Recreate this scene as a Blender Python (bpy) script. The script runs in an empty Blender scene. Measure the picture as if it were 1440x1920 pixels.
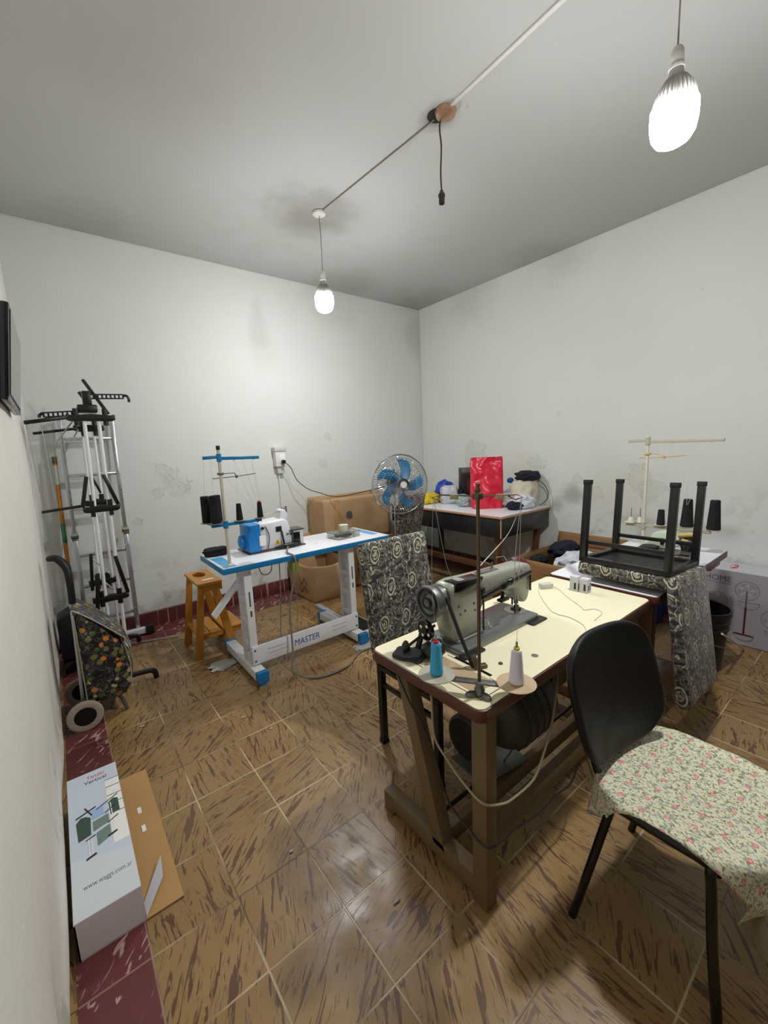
import bpy, bmesh, math, random
from mathutils import Vector, Matrix, noise
PI = math.pi
random.seed(7)
S = bpy.context.scene
COL = S.collection
V = Vector

# ---------------------------------------------------------------- camera, world, exposure
cam_d = bpy.data.cameras.new('camera')
cam = bpy.data.objects.new('camera', cam_d)
COL.objects.link(cam)
S.camera = cam
CAM = V((-0.0436, -2.0585, 1.4874))
cam_d.sensor_fit = 'VERTICAL'
cam_d.sensor_height = 24.0
cam_d.lens = 24.0 * 775.27 / 1920.0
cam_d.clip_start = 0.02
yaw, pitch, roll = 0.6662, 0.1531, -0.0434
_f = V((math.sin(yaw), math.cos(yaw), 0)); _r = V((math.cos(yaw), -math.sin(yaw), 0)); _u = V((0, 0, 1))
_f2 = _f*math.cos(pitch) - _u*math.sin(pitch); _u2 = _u*math.cos(pitch) + _f*math.sin(pitch)
_x = _r*math.cos(roll) + _u2*math.sin(roll); _y = -_r*math.sin(roll) + _u2*math.cos(roll)
cam.matrix_world = Matrix(((_x.x, _y.x, -_f2.x, CAM.x), (_x.y, _y.y, -_f2.y, CAM.y), (_x.z, _y.z, -_f2.z, CAM.z), (0, 0, 0, 1)))

world = bpy.data.worlds.new('world'); S.world = world
world.use_nodes = True
world.node_tree.nodes['Background'].inputs[0].default_value = (0.75, 0.85, 1.0, 1)
world.node_tree.nodes['Background'].inputs[1].default_value = 0.15
S.view_settings.view_transform = 'Standard'
S.view_settings.look = 'None'
S.view_settings.gamma = 1.0
S.view_settings.exposure = 0.30
S.view_settings.use_curve_mapping = False
BULB = 470.0           # radiance of the bulb domes
T = 0.26              # floor tile

# ---------------------------------------------------------------- node helpers
def lin(c):
    return tuple(((x/255.0)/12.92 if x/255.0 <= 0.04045 else (((x/255.0)+0.055)/1.055)**2.4) for x in c)
class N:
    def __init__(s, name):
        s.m = bpy.data.materials.new(name); s.m.use_nodes = True
        s.t = s.m.node_tree; s.b = s.t.nodes['Principled BSDF']
    def n(s, typ, **kw):
        nd = s.t.nodes.new(typ)
        for k, v in kw.items():
            setattr(nd, k, v)
        return nd
    def l(s, a, b):
        s.t.links.new(a, b)
    def put(s, sock, v):
        if hasattr(v, 'is_output') or isinstance(v, bpy.types.NodeSocket): s.l(v, sock)
        elif isinstance(v, (tuple, list, Vector)) and len(v) == 3 and len(sock.default_value) == 4: sock.default_value = (*v, 1)
        else: sock.default_value = v
    def math(s, op, a, b=0.0, c=None, clamp=False):
        nd = s.n('ShaderNodeMath', operation=op, use_clamp=clamp)
        s.put(nd.inputs[0], a); s.put(nd.inputs[1], b)
        if c is not None: s.put(nd.inputs[2], c)
        return nd.outputs[0]
    def vm(s, op, a, b=None, scale=None):
        nd = s.n('ShaderNodeVectorMath', operation=op)
        s.put(nd.inputs[0], a)
        if b is not None: s.put(nd.inputs[1], b)
        if scale is not None: s.put(nd.inputs['Scale'], scale)
        return nd.outputs['Value'] if op in ('LENGTH', 'DISTANCE', 'DOT_PRODUCT') else nd.outputs[0]
    def mix(s, f, a, b, mode='MIX'):
        nd = s.n('ShaderNodeMix', data_type='RGBA', blend_type=mode)
        s.put(nd.inputs[0], f); s.put(nd.inputs[6], a); s.put(nd.inputs[7], b)
        return nd.outputs[2]
    def noise(s, vec, scale, detail=3.0, rough=0.5, dist=0.0):
        nd = s.n('ShaderNodeTexNoise')
        s.put(nd.inputs['Vector'], vec); nd.inputs['Scale'].default_value = scale
        nd.inputs['Detail'].default_value = detail; nd.inputs['Roughness'].default_value = rough
        nd.inputs['Distortion'].default_value = dist
        return nd.outputs[0]
    def vor(s, vec, scale, feature='F1', rnd=1.0, out='Distance'):
        nd = s.n('ShaderNodeTexVoronoi', feature=feature)
        s.put(nd.inputs['Vector'], vec); nd.inputs['Scale'].default_value = scale
        nd.inputs['Randomness'].default_value = rnd
        return nd.outputs[out]
    def ramp(s, f, lo, hi, a=0.0, b=1.0):
        nd = s.n('ShaderNodeMapRange', interpolation_type='SMOOTHSTEP')
        s.put(nd.inputs[0], f); nd.inputs[1].default_value = lo; nd.inputs[2].default_value = hi
        nd.inputs[3].default_value = a; nd.inputs[4].default_value = b
        return nd.outputs[0]
    def sep(s, v):
        nd = s.n('ShaderNodeSeparateXYZ'); s.l(v, nd.inputs[0]); return nd.outputs
    def comb(s, x, y, z=0.0):
        nd = s.n('ShaderNodeCombineXYZ'); s.put(nd.inputs[0], x); s.put(nd.inputs[1], y); s.put(nd.inputs[2], z); return nd.outputs[0]
    def obj(s):
        return s.n('ShaderNodeTexCoord').outputs['Object']
    def uv(s):
        return s.n('ShaderNodeTexCoord').outputs['UV']
    def mapv(s, v, scale=(1, 1, 1), loc=(0, 0, 0), rot=(0, 0, 0)):
        nd = s.n('ShaderNodeMapping'); s.l(v, nd.inputs[0])
        nd.inputs['Scale'].default_value = scale; nd.inputs['Location'].default_value = loc; nd.inputs['Rotation'].default_value = rot
        return nd.outputs[0]
    def bump(s, h, strength=0.3, dist=0.01):
        nd = s.n('ShaderNodeBump'); nd.inputs['Strength'].default_value = strength; nd.inputs['Distance'].default_value = dist
        s.l(h, nd.inputs['Height']); s.l(nd.outputs[0], s.b.inputs['Normal'])
    def set(s, **kw):
        names = dict(col='Base Color', rough='Roughness', metal='Metallic', spec='Specular IOR Level', trans='Transmission Weight', ior='IOR',
                     alpha='Alpha', coat='Coat Weight', sheen='Sheen Weight', ecol='Emission Color', estr='Emission Strength', sss='Subsurface Weight')
        for k, v in kw.items(): s.put(s.b.inputs[names[k]], v)
        return s
M = {}
def simple(name, rgb, rough=0.5, metal=0.0, var=0.06, rv=0.07, bump=0.0, bscale=60.0, **kw):
    n = N(name); c = lin(rgb)
    v = n.obj(); nz = n.noise(v, 9.0, 4)
    d = tuple(x*(1-var*2.2) for x in c); h = tuple(min(1, x*(1+var)) for x in c)
    n.set(col=n.mix(nz, d, h), rough=n.ramp(n.noise(v, 14.0, 3), 0.2, 0.8, max(0.02, rough-rv), min(1, rough+rv)), metal=metal, **kw)
    if bump: n.bump(n.noise(v, bscale, 4), bump, 0.003)
    M[name] = n.m
    return n.m

# ---------------------------------------------------------------- materials
def streaks(n, p, seed, sc, ang, lo, hi, stretch=5.0, dist=1.3):
    vr = n.n('ShaderNodeVectorRotate', rotation_type='Z_AXIS'); n.put(vr.inputs['Vector'], p); n.put(vr.inputs['Angle'], ang)
    q = n.mapv(vr.outputs[0], scale=(sc*stretch, sc, 1))
    q = n.vm('ADD', q, n.comb(seed, seed, seed))
    return n.ramp(n.noise(q, 1.0, 2.5, 0.55, dist), lo, hi)
def floor_mat():
    n = N('floor_tiles'); p = n.obj()
    g = n.vm('SCALE', p, scale=1/T)
    cell = n.vm('FLOOR', g); fr = n.vm('FRACTION', g)
    wn = n.n('ShaderNodeTexWhiteNoise', noise_dimensions='3D'); n.l(n.vm('MULTIPLY', cell, (1, 1, 0)), wn.inputs['Vector'])
    rnd = wn.outputs['Value']; sx = n.sep(wn.outputs['Color'])
    ang = n.math('ADD', n.math('MULTIPLY', rnd, 1.7), -0.2)
    seed = n.math('MULTIPLY', sx[1], 40.0)
    st = streaks(n, p, seed, 7.0, ang, 0.565, 0.605, 7.5, 1.2)
    st2 = streaks(n, p, n.math('ADD', seed, 9.0), 15.0, ang, 0.57, 0.64, 6.0, 1.0)
    base = n.mix(n.noise(p, 4.0, 3), lin((144, 113, 70)), lin((164, 134, 88)))
    base = n.mix(n.ramp(sx[2], 0, 1, 0, 0.25), base, lin((120, 90, 50)))
    c = n.mix(n.math('MULTIPLY', st, 0.85), base, lin((84, 52, 34)))
    c = n.mix(n.math('MULTIPLY', st2, 0.5), c, lin((90, 60, 40)))
    sp = n.sep(fr)
    jx = n.math('MULTIPLY', n.math('SUBTRACT', n.noise(p, 60, 2), 0.5), 0.012)
    ex = n.math('MINIMUM', sp[0], n.math('SUBTRACT', 1.0, sp[0])); ey = n.math('MINIMUM', sp[1], n.math('SUBTRACT', 1.0, sp[1]))
    e = n.math('ADD', n.math('MINIMUM', ex, ey), jx)
    gm = n.ramp(e, 0.006, 0.016, 1, 0)
    gcol = n.mix(n.ramp(n.noise(p, 2.2, 2), 0.42, 0.6), lin((100, 80, 56)), lin((200, 182, 148)))
    gm = n.math('MULTIPLY', gm, n.ramp(n.noise(p, 5.0, 2), 0.25, 0.5, 0.5, 1.0))
    c = n.mix(gm, c, gcol)
    dirt = n.ramp(n.noise(p, 1.6, 5, 0.6), 0.45, 0.75, 0, 0.35)
    c = n.mix(dirt, c, lin((150, 128, 96)))
    n.set(col=c, rough=n.ramp(n.noise(p, 9, 4), 0.25, 0.8, 0.26, 0.48), spec=0.5)
    h = n.math('ADD', n.math('MULTIPLY', gm, -0.6), n.math('MULTIPLY', n.noise(p, 22, 3), 0.5))
    h = n.math('ADD', h, n.math('MULTIPLY', st, -0.15))
    n.bump(h, 0.35, 0.003); M['floor'] = n.m
floor_mat()
def border_mat():
    n = N('red_marbled_tiles'); p = n.obj()
    st = streaks(n, p, 3.0, 8.0, 0.7, 0.60, 0.66, 4.0, 1.2)
    c = n.mix(n.noise(p, 12, 3), lin((92, 42, 42)), lin((118, 62, 60)))
    c = n.mix(n.math('MULTIPLY', st, 0.8), c, lin((200, 172, 160)))
    fr = n.sep(n.vm('FRACTION', n.vm('SCALE', p, scale=1/T)))
    ex = n.math('MINIMUM', fr[0], n.math('SUBTRACT', 1.0, fr[0])); ey = n.math('MINIMUM', fr[1], n.math('SUBTRACT', 1.0, fr[1]))
    gm = n.ramp(n.math('MINIMUM', ex, ey), 0.005, 0.015, 0.8, 0)
    c = n.mix(gm, c, lin((160, 128, 118)))
    c = n.mix(n.ramp(n.noise(p, 3, 4), 0.5, 0.8, 0, 0.4), c, lin((140, 110, 104)))
    n.set(col=c, rough=0.38); n.bump(n.noise(p, 20, 3), 0.2, 0.003); M['border'] = n.m
border_mat()
def wall_mat(name, base, patches, damp, rough_bump=0.25, stains=(), big=(0.5, 0.012)):
    """patches: (x,y,z,r) of peeled plaster; damp: low band height; stains: (x,y,z,r,strength)"""
    n = N(name); p = n.obj()
    c = n.mix(n.noise(p, 1.3, 4), lin(tuple(b*0.95 for b in base)), lin(base))
    z = n.sep(p)[2]
    nz = n.noise(p, 7.0, 5, 0.65)
    h = n.math('MULTIPLY', n.noise(p, 45, 4), 0.12)
    h = n.math('ADD', h, n.math('MULTIPLY', n.noise(p, 3.5, 3), 0.8))
    if damp:
        dm = n.math('MULTIPLY', n.ramp(z, damp*0.25, damp, 1, 0), n.ramp(n.noise(p, 4.5, 6, 0.7), 0.52, 0.66))
        c = n.mix(n.math('MULTIPLY', dm, 0.55), c, lin((150, 146, 128)))
        spk = n.math('MULTIPLY', dm, n.ramp(n.noise(p, 24, 4, 0.7), 0.58, 0.66))
        c = n.mix(n.math('MULTIPLY', spk, 0.5), c, lin((108, 102, 88)))
    nz2 = n.noise(p, 6.5, 6, 0.75)
    for (x, y, zz, r) in patches:
        d = n.vm('DISTANCE', p, (x, y, zz))
        d = n.math('ADD', d, n.math('MULTIPLY', n.math('SUBTRACT', nz2, 0.5), r*3.2))
        m = n.ramp(d, r*0.80, r*0.92, 1, 0)
        rim = n.math('MULTIPLY', n.ramp(d, r*0.74, r*0.85), n.ramp(d, r*0.88, r*0.98, 1, 0))
        c = n.mix(n.math('MULTIPLY', m, 0.35), c, lin((196, 199, 190)))
        c = n.mix(n.math('MULTIPLY', n.math('MULTIPLY', rim, n.ramp(n.noise(p, 14, 3), 0.45, 0.6)), 0.28), c, lin((120, 118, 108)))
        h = n.math('ADD', h, n.math('MULTIPLY', m, n.math('SUBTRACT', n.math('MULTIPLY', n.noise(p, 30, 4), 2.2), 2.0)))
    for (x, y, zz, r, st, colr) in stains:
        d = n.vm('DISTANCE', p, (x, y, zz))
        d = n.math('ADD', d, n.math('MULTIPLY', n.math('SUBTRACT', n.noise(p, 4.0, 5, 0.7), 0.5), r*1.1))
        c = n.mix(n.ramp(d, r*0.15, r, st, 0), c, lin(colr))
    # small scars
    sc = n.ramp(n.noise(n.mapv(p, scale=(1, 1, 1.6)), 5.5, 6, 0.75, 0.5), 0.69, 0.72)
    c = n.mix(n.math('MULTIPLY', sc, 0.3), c, lin((150, 148, 138)))
    n.set(col=c, rough=0.75, spec=0.25)
    n.bump(h, rough_bump, big[1]); M[name] = n.m
PEELB = [(0.72, 2.04, 1.36, 0.10), (0.80, 2.04, 1.22, 0.13), (0.66, 2.04, 1.18, 0.07), (2.42, 2.04, 1.63, 0.05), (2.33, 2.04, 1.35, 0.05), (1.15, 2.04, 1.02, 0.06), (0.47, 2.04, 0.95, 0.05)]
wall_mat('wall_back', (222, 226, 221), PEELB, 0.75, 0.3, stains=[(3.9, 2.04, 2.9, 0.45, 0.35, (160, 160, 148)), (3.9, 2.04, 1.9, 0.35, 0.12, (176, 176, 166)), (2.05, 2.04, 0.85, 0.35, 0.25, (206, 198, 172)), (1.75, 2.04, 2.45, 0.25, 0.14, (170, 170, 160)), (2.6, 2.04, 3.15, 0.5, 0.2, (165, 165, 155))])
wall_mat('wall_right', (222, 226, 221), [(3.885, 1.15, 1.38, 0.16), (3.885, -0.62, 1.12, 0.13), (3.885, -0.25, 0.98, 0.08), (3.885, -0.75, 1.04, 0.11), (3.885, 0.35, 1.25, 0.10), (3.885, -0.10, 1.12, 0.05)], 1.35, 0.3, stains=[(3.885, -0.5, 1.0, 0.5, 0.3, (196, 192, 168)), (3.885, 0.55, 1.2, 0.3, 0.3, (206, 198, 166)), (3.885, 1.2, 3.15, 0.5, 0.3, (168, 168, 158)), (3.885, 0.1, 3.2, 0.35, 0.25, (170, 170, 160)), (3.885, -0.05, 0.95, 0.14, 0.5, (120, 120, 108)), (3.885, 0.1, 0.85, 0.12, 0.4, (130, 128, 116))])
wall_mat('wall_left', (232, 230, 222), [], 0.6, 0.45, big=(0.5, 0.02), stains=[(-0.16, -0.9, 0.3, 0.4, 0.2, (200, 190, 168))])
wall_mat('wall_front', (112, 104, 94), [], 0)  # unseen wall behind the camera, darkened and set back to cut fill light
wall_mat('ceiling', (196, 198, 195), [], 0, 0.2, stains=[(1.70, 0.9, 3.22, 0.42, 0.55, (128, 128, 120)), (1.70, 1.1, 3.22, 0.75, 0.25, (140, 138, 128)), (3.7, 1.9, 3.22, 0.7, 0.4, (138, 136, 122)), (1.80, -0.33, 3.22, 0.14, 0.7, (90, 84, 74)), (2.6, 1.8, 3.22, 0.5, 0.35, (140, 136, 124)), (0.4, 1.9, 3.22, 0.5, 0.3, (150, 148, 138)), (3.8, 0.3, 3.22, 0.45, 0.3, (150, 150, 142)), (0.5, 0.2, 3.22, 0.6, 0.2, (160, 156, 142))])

simple('cream', (240, 234, 200), 0.30, var=0.02, rv=0.0)
simple('white_lam', (236, 238, 244), 0.30, var=0.01, rv=0.0)
simple('wood_edge', (92, 52, 36), 0.4, var=0.25, bump=0.1)
simple('frame_wood', (118, 98, 68), 0.55, var=0.12, bump=0.15, bscale=80)
simple('black_metal', (18, 17, 18), 0.38, var=0.2)
simple('black_plastic', (17, 18, 19), 0.5, var=0.1, bump=0.12, bscale=400, spec=0.35)
simple('black_gloss', (14, 14, 15), 0.18)
simple('mach_grey', (158, 160, 146), 0.3, 0.15, var=0.06)
simple('mach_dark', (58, 58, 54), 0.35, 0.5, var=0.15)
simple('steel', (176, 176, 172), 0.28, 0.95, var=0.08)
simple('dull_steel', (120, 122, 120), 0.42, 0.8, var=0.12)
simple('rusty_steel', (112, 96, 78), 0.45, 0.75, var=0.2)
simple('bed_steel', (132, 136, 134), 0.32, 0.6, var=0.1)
simple('motor_paint', (72, 70, 62), 0.5, 0.2, var=0.2, bump=0.2)
simple('white_paint', (232, 234, 238), 0.35, var=0.03)
simple('white_matt', (226, 226, 222), 0.5, var=0.04)  # matt off-white of the duct, outlet box and conduit
simple('blue_edge', (18, 122, 178), 0.35, var=0.05)
simple('blue_mach', (30, 130, 205), 0.3, var=0.05)
simple('blue_cap', (22, 118, 176), 0.3, var=0.08)
simple('blue_sticker', (80, 170, 226), 0.3, var=0.05)
simple('blue_text', (24, 84, 160), 0.4, var=0.02)
simple('cone_black', (16, 16, 18), 0.9, bump=0.5, bscale=300)
simple('cone_blue', (66, 172, 216), 0.85, bump=0.35, bscale=260, var=0.04)
simple('cone_white', (228, 226, 240), 0.85, bump=0.35, bscale=260, var=0.03)
simple('red_plastic', (205, 38, 34), 0.35)
simple('yellow_plastic', (206, 196, 60), 0.4)
simple('cardboard', (188, 154, 114), 0.8, var=0.08, bump=0.1)
simple('cardboard_dark', (150, 112, 72), 0.8, var=0.1, bump=0.1)
simple('cardboard_inner', (186, 146, 92), 0.8, var=0.05)
simple('ink', (40, 34, 30), 0.6, var=0.05)
simple('grey_ink', (96, 92, 96), 0.6, var=0.05)
simple('pine', (196, 132, 44), 0.4, var=0.18, bump=0.08)
simple('alu', (190, 192, 196), 0.3, 0.85, var=0.05)
simple('chrome', (205, 205, 205), 0.12, 1.0, var=0.03)
simple('rubber', (20, 20, 20), 0.7, var=0.15)
simple('tyre', (178, 166, 150), 0.7, var=0.12)
simple('plate_grey', (170, 166, 148), 0.5, var=0.06)
simple('plate_card', (182, 160, 126), 0.6, var=0.08)
simple('red_bag', (222, 40, 66), 0.28, var=0.12, bump=0.4, bscale=14)
simple('cream_cloth', (206, 202, 180), 0.9, var=0.08, bump=0.4, bscale=24)
simple('white_cloth', (214, 218, 226), 0.9, var=0.1, bump=0.4, bscale=26)
simple('navy_cloth', (22, 26, 44), 0.9, var=0.2, bump=0.3, bscale=30)
simple('dark_fabric', (50, 52, 58), 0.85, var=0.1, bump=0.3, bscale=120)
simple('black_fabric', (14, 15, 20), 0.9, var=0.2, bump=0.3, bscale=60)
simple('maroon', (96, 26, 36), 0.7, var=0.2, bump=0.3, bscale=30)
simple('yellow_bag', (228, 200, 24), 0.35, var=0.1, bump=0.4, bscale=30)
simple('blue_bag', (34, 70, 170), 0.35, var=0.1, bump=0.4, bscale=30)
simple('grey_bag', (196, 202, 206), 0.35, var=0.08, bump=0.5, bscale=30)
simple('teal_bag', (150, 196, 196), 0.35, var=0.08, bump=0.5, bscale=30)
simple('photo_bag', (52, 46, 42), 0.4, var=0.3, bump=0.3, bscale=24)
simple('apron', (34, 36, 38), 0.3, var=0.1)
simple('apron_edge', (196, 150, 110), 0.6)
simple('leg_wood', (104, 70, 44), 0.5, var=0.2, bump=0.1)
simple('ivory', (206, 202, 184), 0.4, var=0.05)
simple('mint', (196, 210, 184), 0.35, var=0.05)
simple('amber', (188, 164, 96), 0.35)
simple('warn_yellow', (240, 200, 30), 0.4, var=0.02)
simple('cable_white', (214, 212, 204), 0.5)
simple('cable_grey', (128, 124, 116), 0.55)
simple('cable_beige', (176, 160, 128), 0.55)
simple('cable_dark', (46, 36, 32), 0.55)
simple('thread', (206, 206, 206), 0.8, var=0.02)
simple('thread_blue', (150, 190, 214), 0.8, var=0.02)
simple('olive', (150, 150, 70), 0.5)
simple('box_white', (206, 208, 214), 0.4, var=0.02)
simple('box_lilac', (222, 212, 216), 0.5, var=0.03)
simple('print_blue', (206, 216, 230), 0.35, var=0.03)
simple('print_floor', (216, 222, 228), 0.35, var=0.03)
simple('print_window', (244, 244, 240), 0.35, var=0.02)
simple('print_green', (60, 86, 76), 0.4, var=0.15)
simple('print_green2', (120, 142, 132), 0.4, var=0.1)
simple('print_sky', (160, 190, 236), 0.4, var=0.03)
simple('print_red', (216, 78, 60), 0.4, var=0.02)
simple('print_grey', (168, 168, 172), 0.4, var=0.02)
simple('logo_red', (178, 32, 48), 0.4, var=0.02)
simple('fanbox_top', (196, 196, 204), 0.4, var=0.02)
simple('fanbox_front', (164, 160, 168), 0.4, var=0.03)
simple('bucket', (20, 20, 21), 0.4, var=0.15)
simple('yellow_cloth', (206, 150, 20), 0.8, bump=0.3)
simple('old_copper', (176, 140, 110), 0.25, 0.5)
simple('socket_white', (206, 206, 198), 0.45)
simple('sink_white', (150, 150, 144), 0.5)
simple('bakelite', (36, 32, 30), 0.35)
simple('tv_bezel', (22, 20, 24), 0.25)
simple('tv_silver', (150, 150, 154), 0.3, 0.5)
simple('dirt_pad', (190, 190, 188), 0.6, bump=0.2)
simple('green_label', (78, 140, 96), 0.6, var=0.3)
simple('broom_red', (90, 26, 30), 0.5)

n = N('screen'); n.set(col=lin((12, 12, 14)), rough=0.08); M['screen'] = n.m
def glass(name, rgb, rough=0.12, tr=0.8, alpha=1.0):
    n = N(name); n.set(col=lin(rgb), rough=rough, trans=tr, ior=1.3, alpha=alpha); M[name] = n.m
glass('clear_plastic', (240, 242, 240), 0.08, 0.92)
glass('blade_blue', (20, 150, 206), 0.15, 0.35)
glass('thin_plastic', (222, 226, 228), 0.3, 0.5)
for _nm, _k in (('bulb_glow_far', 0.82), ('bulb_glow_near', 1.18)):
    n = N(_nm); n.set(col=(1, 1, 1), rough=0.4, ecol=(1.0, 0.99, 0.995))
    _nz = n.math('MULTIPLY', n.sep(n.n('ShaderNodeNewGeometry').outputs['Normal'])[2], -1.0, clamp=True)   # the diffuser is lit from its base and shines mostly downward
    n.set(estr=n.math('MULTIPLY', n.math('ADD', n.math('MULTIPLY', _nz, 0.68), 0.32), BULB*_k)); M[_nm] = n.m

def pattern_mat():
    """black and grey upholstery printed with cream ovals, scrolls and figures"""
    n = N('printed_fabric'); uv = n.uv()
    nz = n.n('ShaderNodeTexNoise'); n.put(nz.inputs['Vector'], uv); nz.inputs['Scale'].default_value = 28; nz.inputs['Detail'].default_value = 2
    wob = n.vm('SCALE', n.vm('SUBTRACT', nz.outputs['Color'], (0.5, 0.5, 0.5)), scale=0.022)
    p = n.vm('ADD', uv, wob); sp = n.sep(p)
    bg = n.mix(n.ramp(n.noise(n.mapv(p, scale=(1, 2.2, 1)), 22, 4, 0.6), 0.42, 0.6), lin((26, 26, 26)), lin((92, 90, 84)))
    # scrolls: contour lines of two noises
    a = n.math('ABSOLUTE', n.math('SUBTRACT', n.noise(p, 17, 1.5, 0.5, 1.0), 0.5))
    m1 = n.ramp(a, 0.008, 0.026, 1, 0)
    b = n.math('ABSOLUTE', n.math('SUBTRACT', n.noise(n.mapv(p, scale=(2.0, 0.8, 1), rot=(0, 0, 0.3)), 24, 1.0, 0.5, 0.6), 0.52))
    m2 = n.ramp(b, 0.006, 0.028, 0.85, 0)
    k = n.ramp(n.noise(uv, 9, 2), 0.44, 0.56)
    fig = n.math('MAXIMUM', n.math('MULTIPLY', m1, k), n.math('MULTIPLY', m2, n.math('SUBTRACT', 1.0, k)))
    # staggered ovals
    CX, CY = 0.145, 0.175
    gy = n.math('DIVIDE', sp[1], CY); row = n.math('FLOOR', gy)
    gx = n.math('ADD', n.math('DIVIDE', sp[0], CX), n.math('MULTIPLY', row, 0.5))
    fx = n.math('MULTIPLY', n.math('SUBTRACT', n.math('FRACT', gx), 0.5), CX)
    fy = n.math('MULTIPLY', n.math('SUBTRACT', n.math('FRACT', gy), 0.5), CY)
    fx = n.math('ADD', fx, n.math('MULTIPLY', fy, -0.15))
    d = n.math('SQRT', n.math('ADD', n.math('POWER', n.math('DIVIDE', fx, 0.030), 2.0), n.math('POWER', n.math('DIVIDE', fy, 0.044), 2.0)))
    inside = n.ramp(d, 1.0, 1.06, 1, 0)
    ring = n.math('MULTIPLY', n.ramp(d, 0.80, 0.86), n.ramp(d, 0.96, 1.02, 1, 0))
    ring2 = n.math('MULTIPLY', n.ramp(n.math('SINE', n.math('MULTIPLY', d, 17.0)), 0.0, 0.4), n.ramp(n.noise(p, 45, 2), 0.40, 0.52))
    face = n.ramp(d, 0.28, 0.42, 0.8, 0)
    ov = n.math('MAXIMUM', n.math('MAXIMUM', ring, n.math('MULTIPLY', ring2, 0.9)), n.math('MULTIPLY', face, n.ramp(n.noise(p, 60, 2), 0.42, 0.55)))
    halo = n.ramp(d, 1.12, 1.2, 0, 1)
    m = n.math('ADD', n.math('MULTIPLY', ov, inside), n.math('MULTIPLY', fig, n.math('MULTIPLY', halo, n.math('SUBTRACT', 1.0, inside))), clamp=True)
    bg = n.mix(inside, bg, lin((52, 50, 46)))
    c = n.mix(m, bg, n.mix(n.noise(p, 40, 2), lin((150, 146, 128)), lin((222, 214, 188))))
    n.set(col=c, rough=0.75, sheen=0.15); n.bump(n.noise(uv, 300, 2), 0.15, 0.001); M['printed'] = n.m
pattern_mat()
def floral_mat():
    n = N('floral_cloth'); uv = n.uv()
    sp = n.sep(uv)
    v1 = n.noise(n.mapv(uv, scale=(1, 1, 1)), 95, 2, 0.6, 0.6)
    v2 = n.noise(n.mapv(uv, loc=(3, 5, 0)), 80, 2, 0.6, 0.8)
    v3 = n.noise(n.mapv(uv, loc=(8, 1, 0)), 100, 2, 0.6, 0.6)
    c = n.mix(n.noise(uv, 6, 3), lin((206, 204, 172)), lin((226, 222, 196)))
    c = n.mix(n.ramp(v1, 0.52, 0.60, 0, 0.75), c, lin((120, 138, 128)))
    c = n.mix(n.ramp(v2, 0.60, 0.65, 0, 0.7), c, lin((122, 152, 152)))
    c = n.mix(n.ramp(v3, 0.57, 0.62), c, lin((134, 122, 84)))
    CX = 0.066
    gy = n.math('DIVIDE', sp[1], CX*0.8); row = n.math('FLOOR', gy)
    gx = n.math('ADD', n.math('DIVIDE', sp[0], CX), n.math('MULTIPLY', row, 0.5))
    fx = n.math('MULTIPLY', n.math('SUBTRACT', n.math('FRACT', gx), 0.5), CX)
    fy = n.math('MULTIPLY', n.math('SUBTRACT', n.math('FRACT', gy), 0.5), CX*0.8)
    d = n.math('SQRT', n.math('ADD', n.math('POWER', fx, 2.0), n.math('POWER', fy, 2.0)))
    d = n.math('ADD', d, n.math('MULTIPLY', n.math('SUBTRACT', n.noise(uv, 120, 2), 0.5), 0.010))
    c = n.mix(n.ramp(d, 0.0062, 0.0085, 0.85, 0), c, lin((214, 112, 126)))
    c = n.mix(n.ramp(d, 0.002, 0.004, 0.8, 0), c, lin((236, 180, 180)))
    n.set(col=c, rough=0.85); n.bump(n.noise(uv, 22, 3), 0.35, 0.006); M['floral'] = n.m
floral_mat()
def veg_mat():
    n = N('vegetable_print'); p = n.obj()
    wob = n.vm('SCALE', n.vm('SUBTRACT', n.n('ShaderNodeTexNoise').outputs['Color'], (0.5, 0.5, 0.5)), scale=0.0)
    d = n.vor(p, 27.0, 'F1'); col = n.vor(p, 27.0, 'F1', out='Color'); s = n.sep(col)
    c = lin((16, 15, 20))
    blob = n.ramp(n.math('ADD', d, n.math('MULTIPLY', n.noise(p, 60, 2), 0.2)), 0.50, 0.56, 1, 0)
    pal = n.mix(n.ramp(s[0], 0.49, 0.51), lin((62, 84, 38)), lin((108, 112, 58)))
    pal = n.mix(n.ramp(s[1], 0.80, 0.81), pal, lin((212, 130, 48)))
    pal = n.mix(n.ramp(s[2], 0.74, 0.75), pal, lin((44, 30, 66)))
    pal = n.mix(n.ramp(s[1], 0.16, 0.15), pal, lin((176, 168, 128)))
    c = n.mix(blob, c, pal)
    ln = n.ramp(n.math('ABSOLUTE', n.math('SUBTRACT', n.noise(p, 26, 2, 0.5, 0.6), 0.5)), 0.006, 0.02, 0.55, 0)
    c = n.mix(ln, c, lin((150, 148, 130)))
    n.set(col=c, rough=0.45, coat=0.2); n.bump(n.noise(p, 18, 3), 0.4, 0.008); M['veg'] = n.m
veg_mat()

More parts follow.
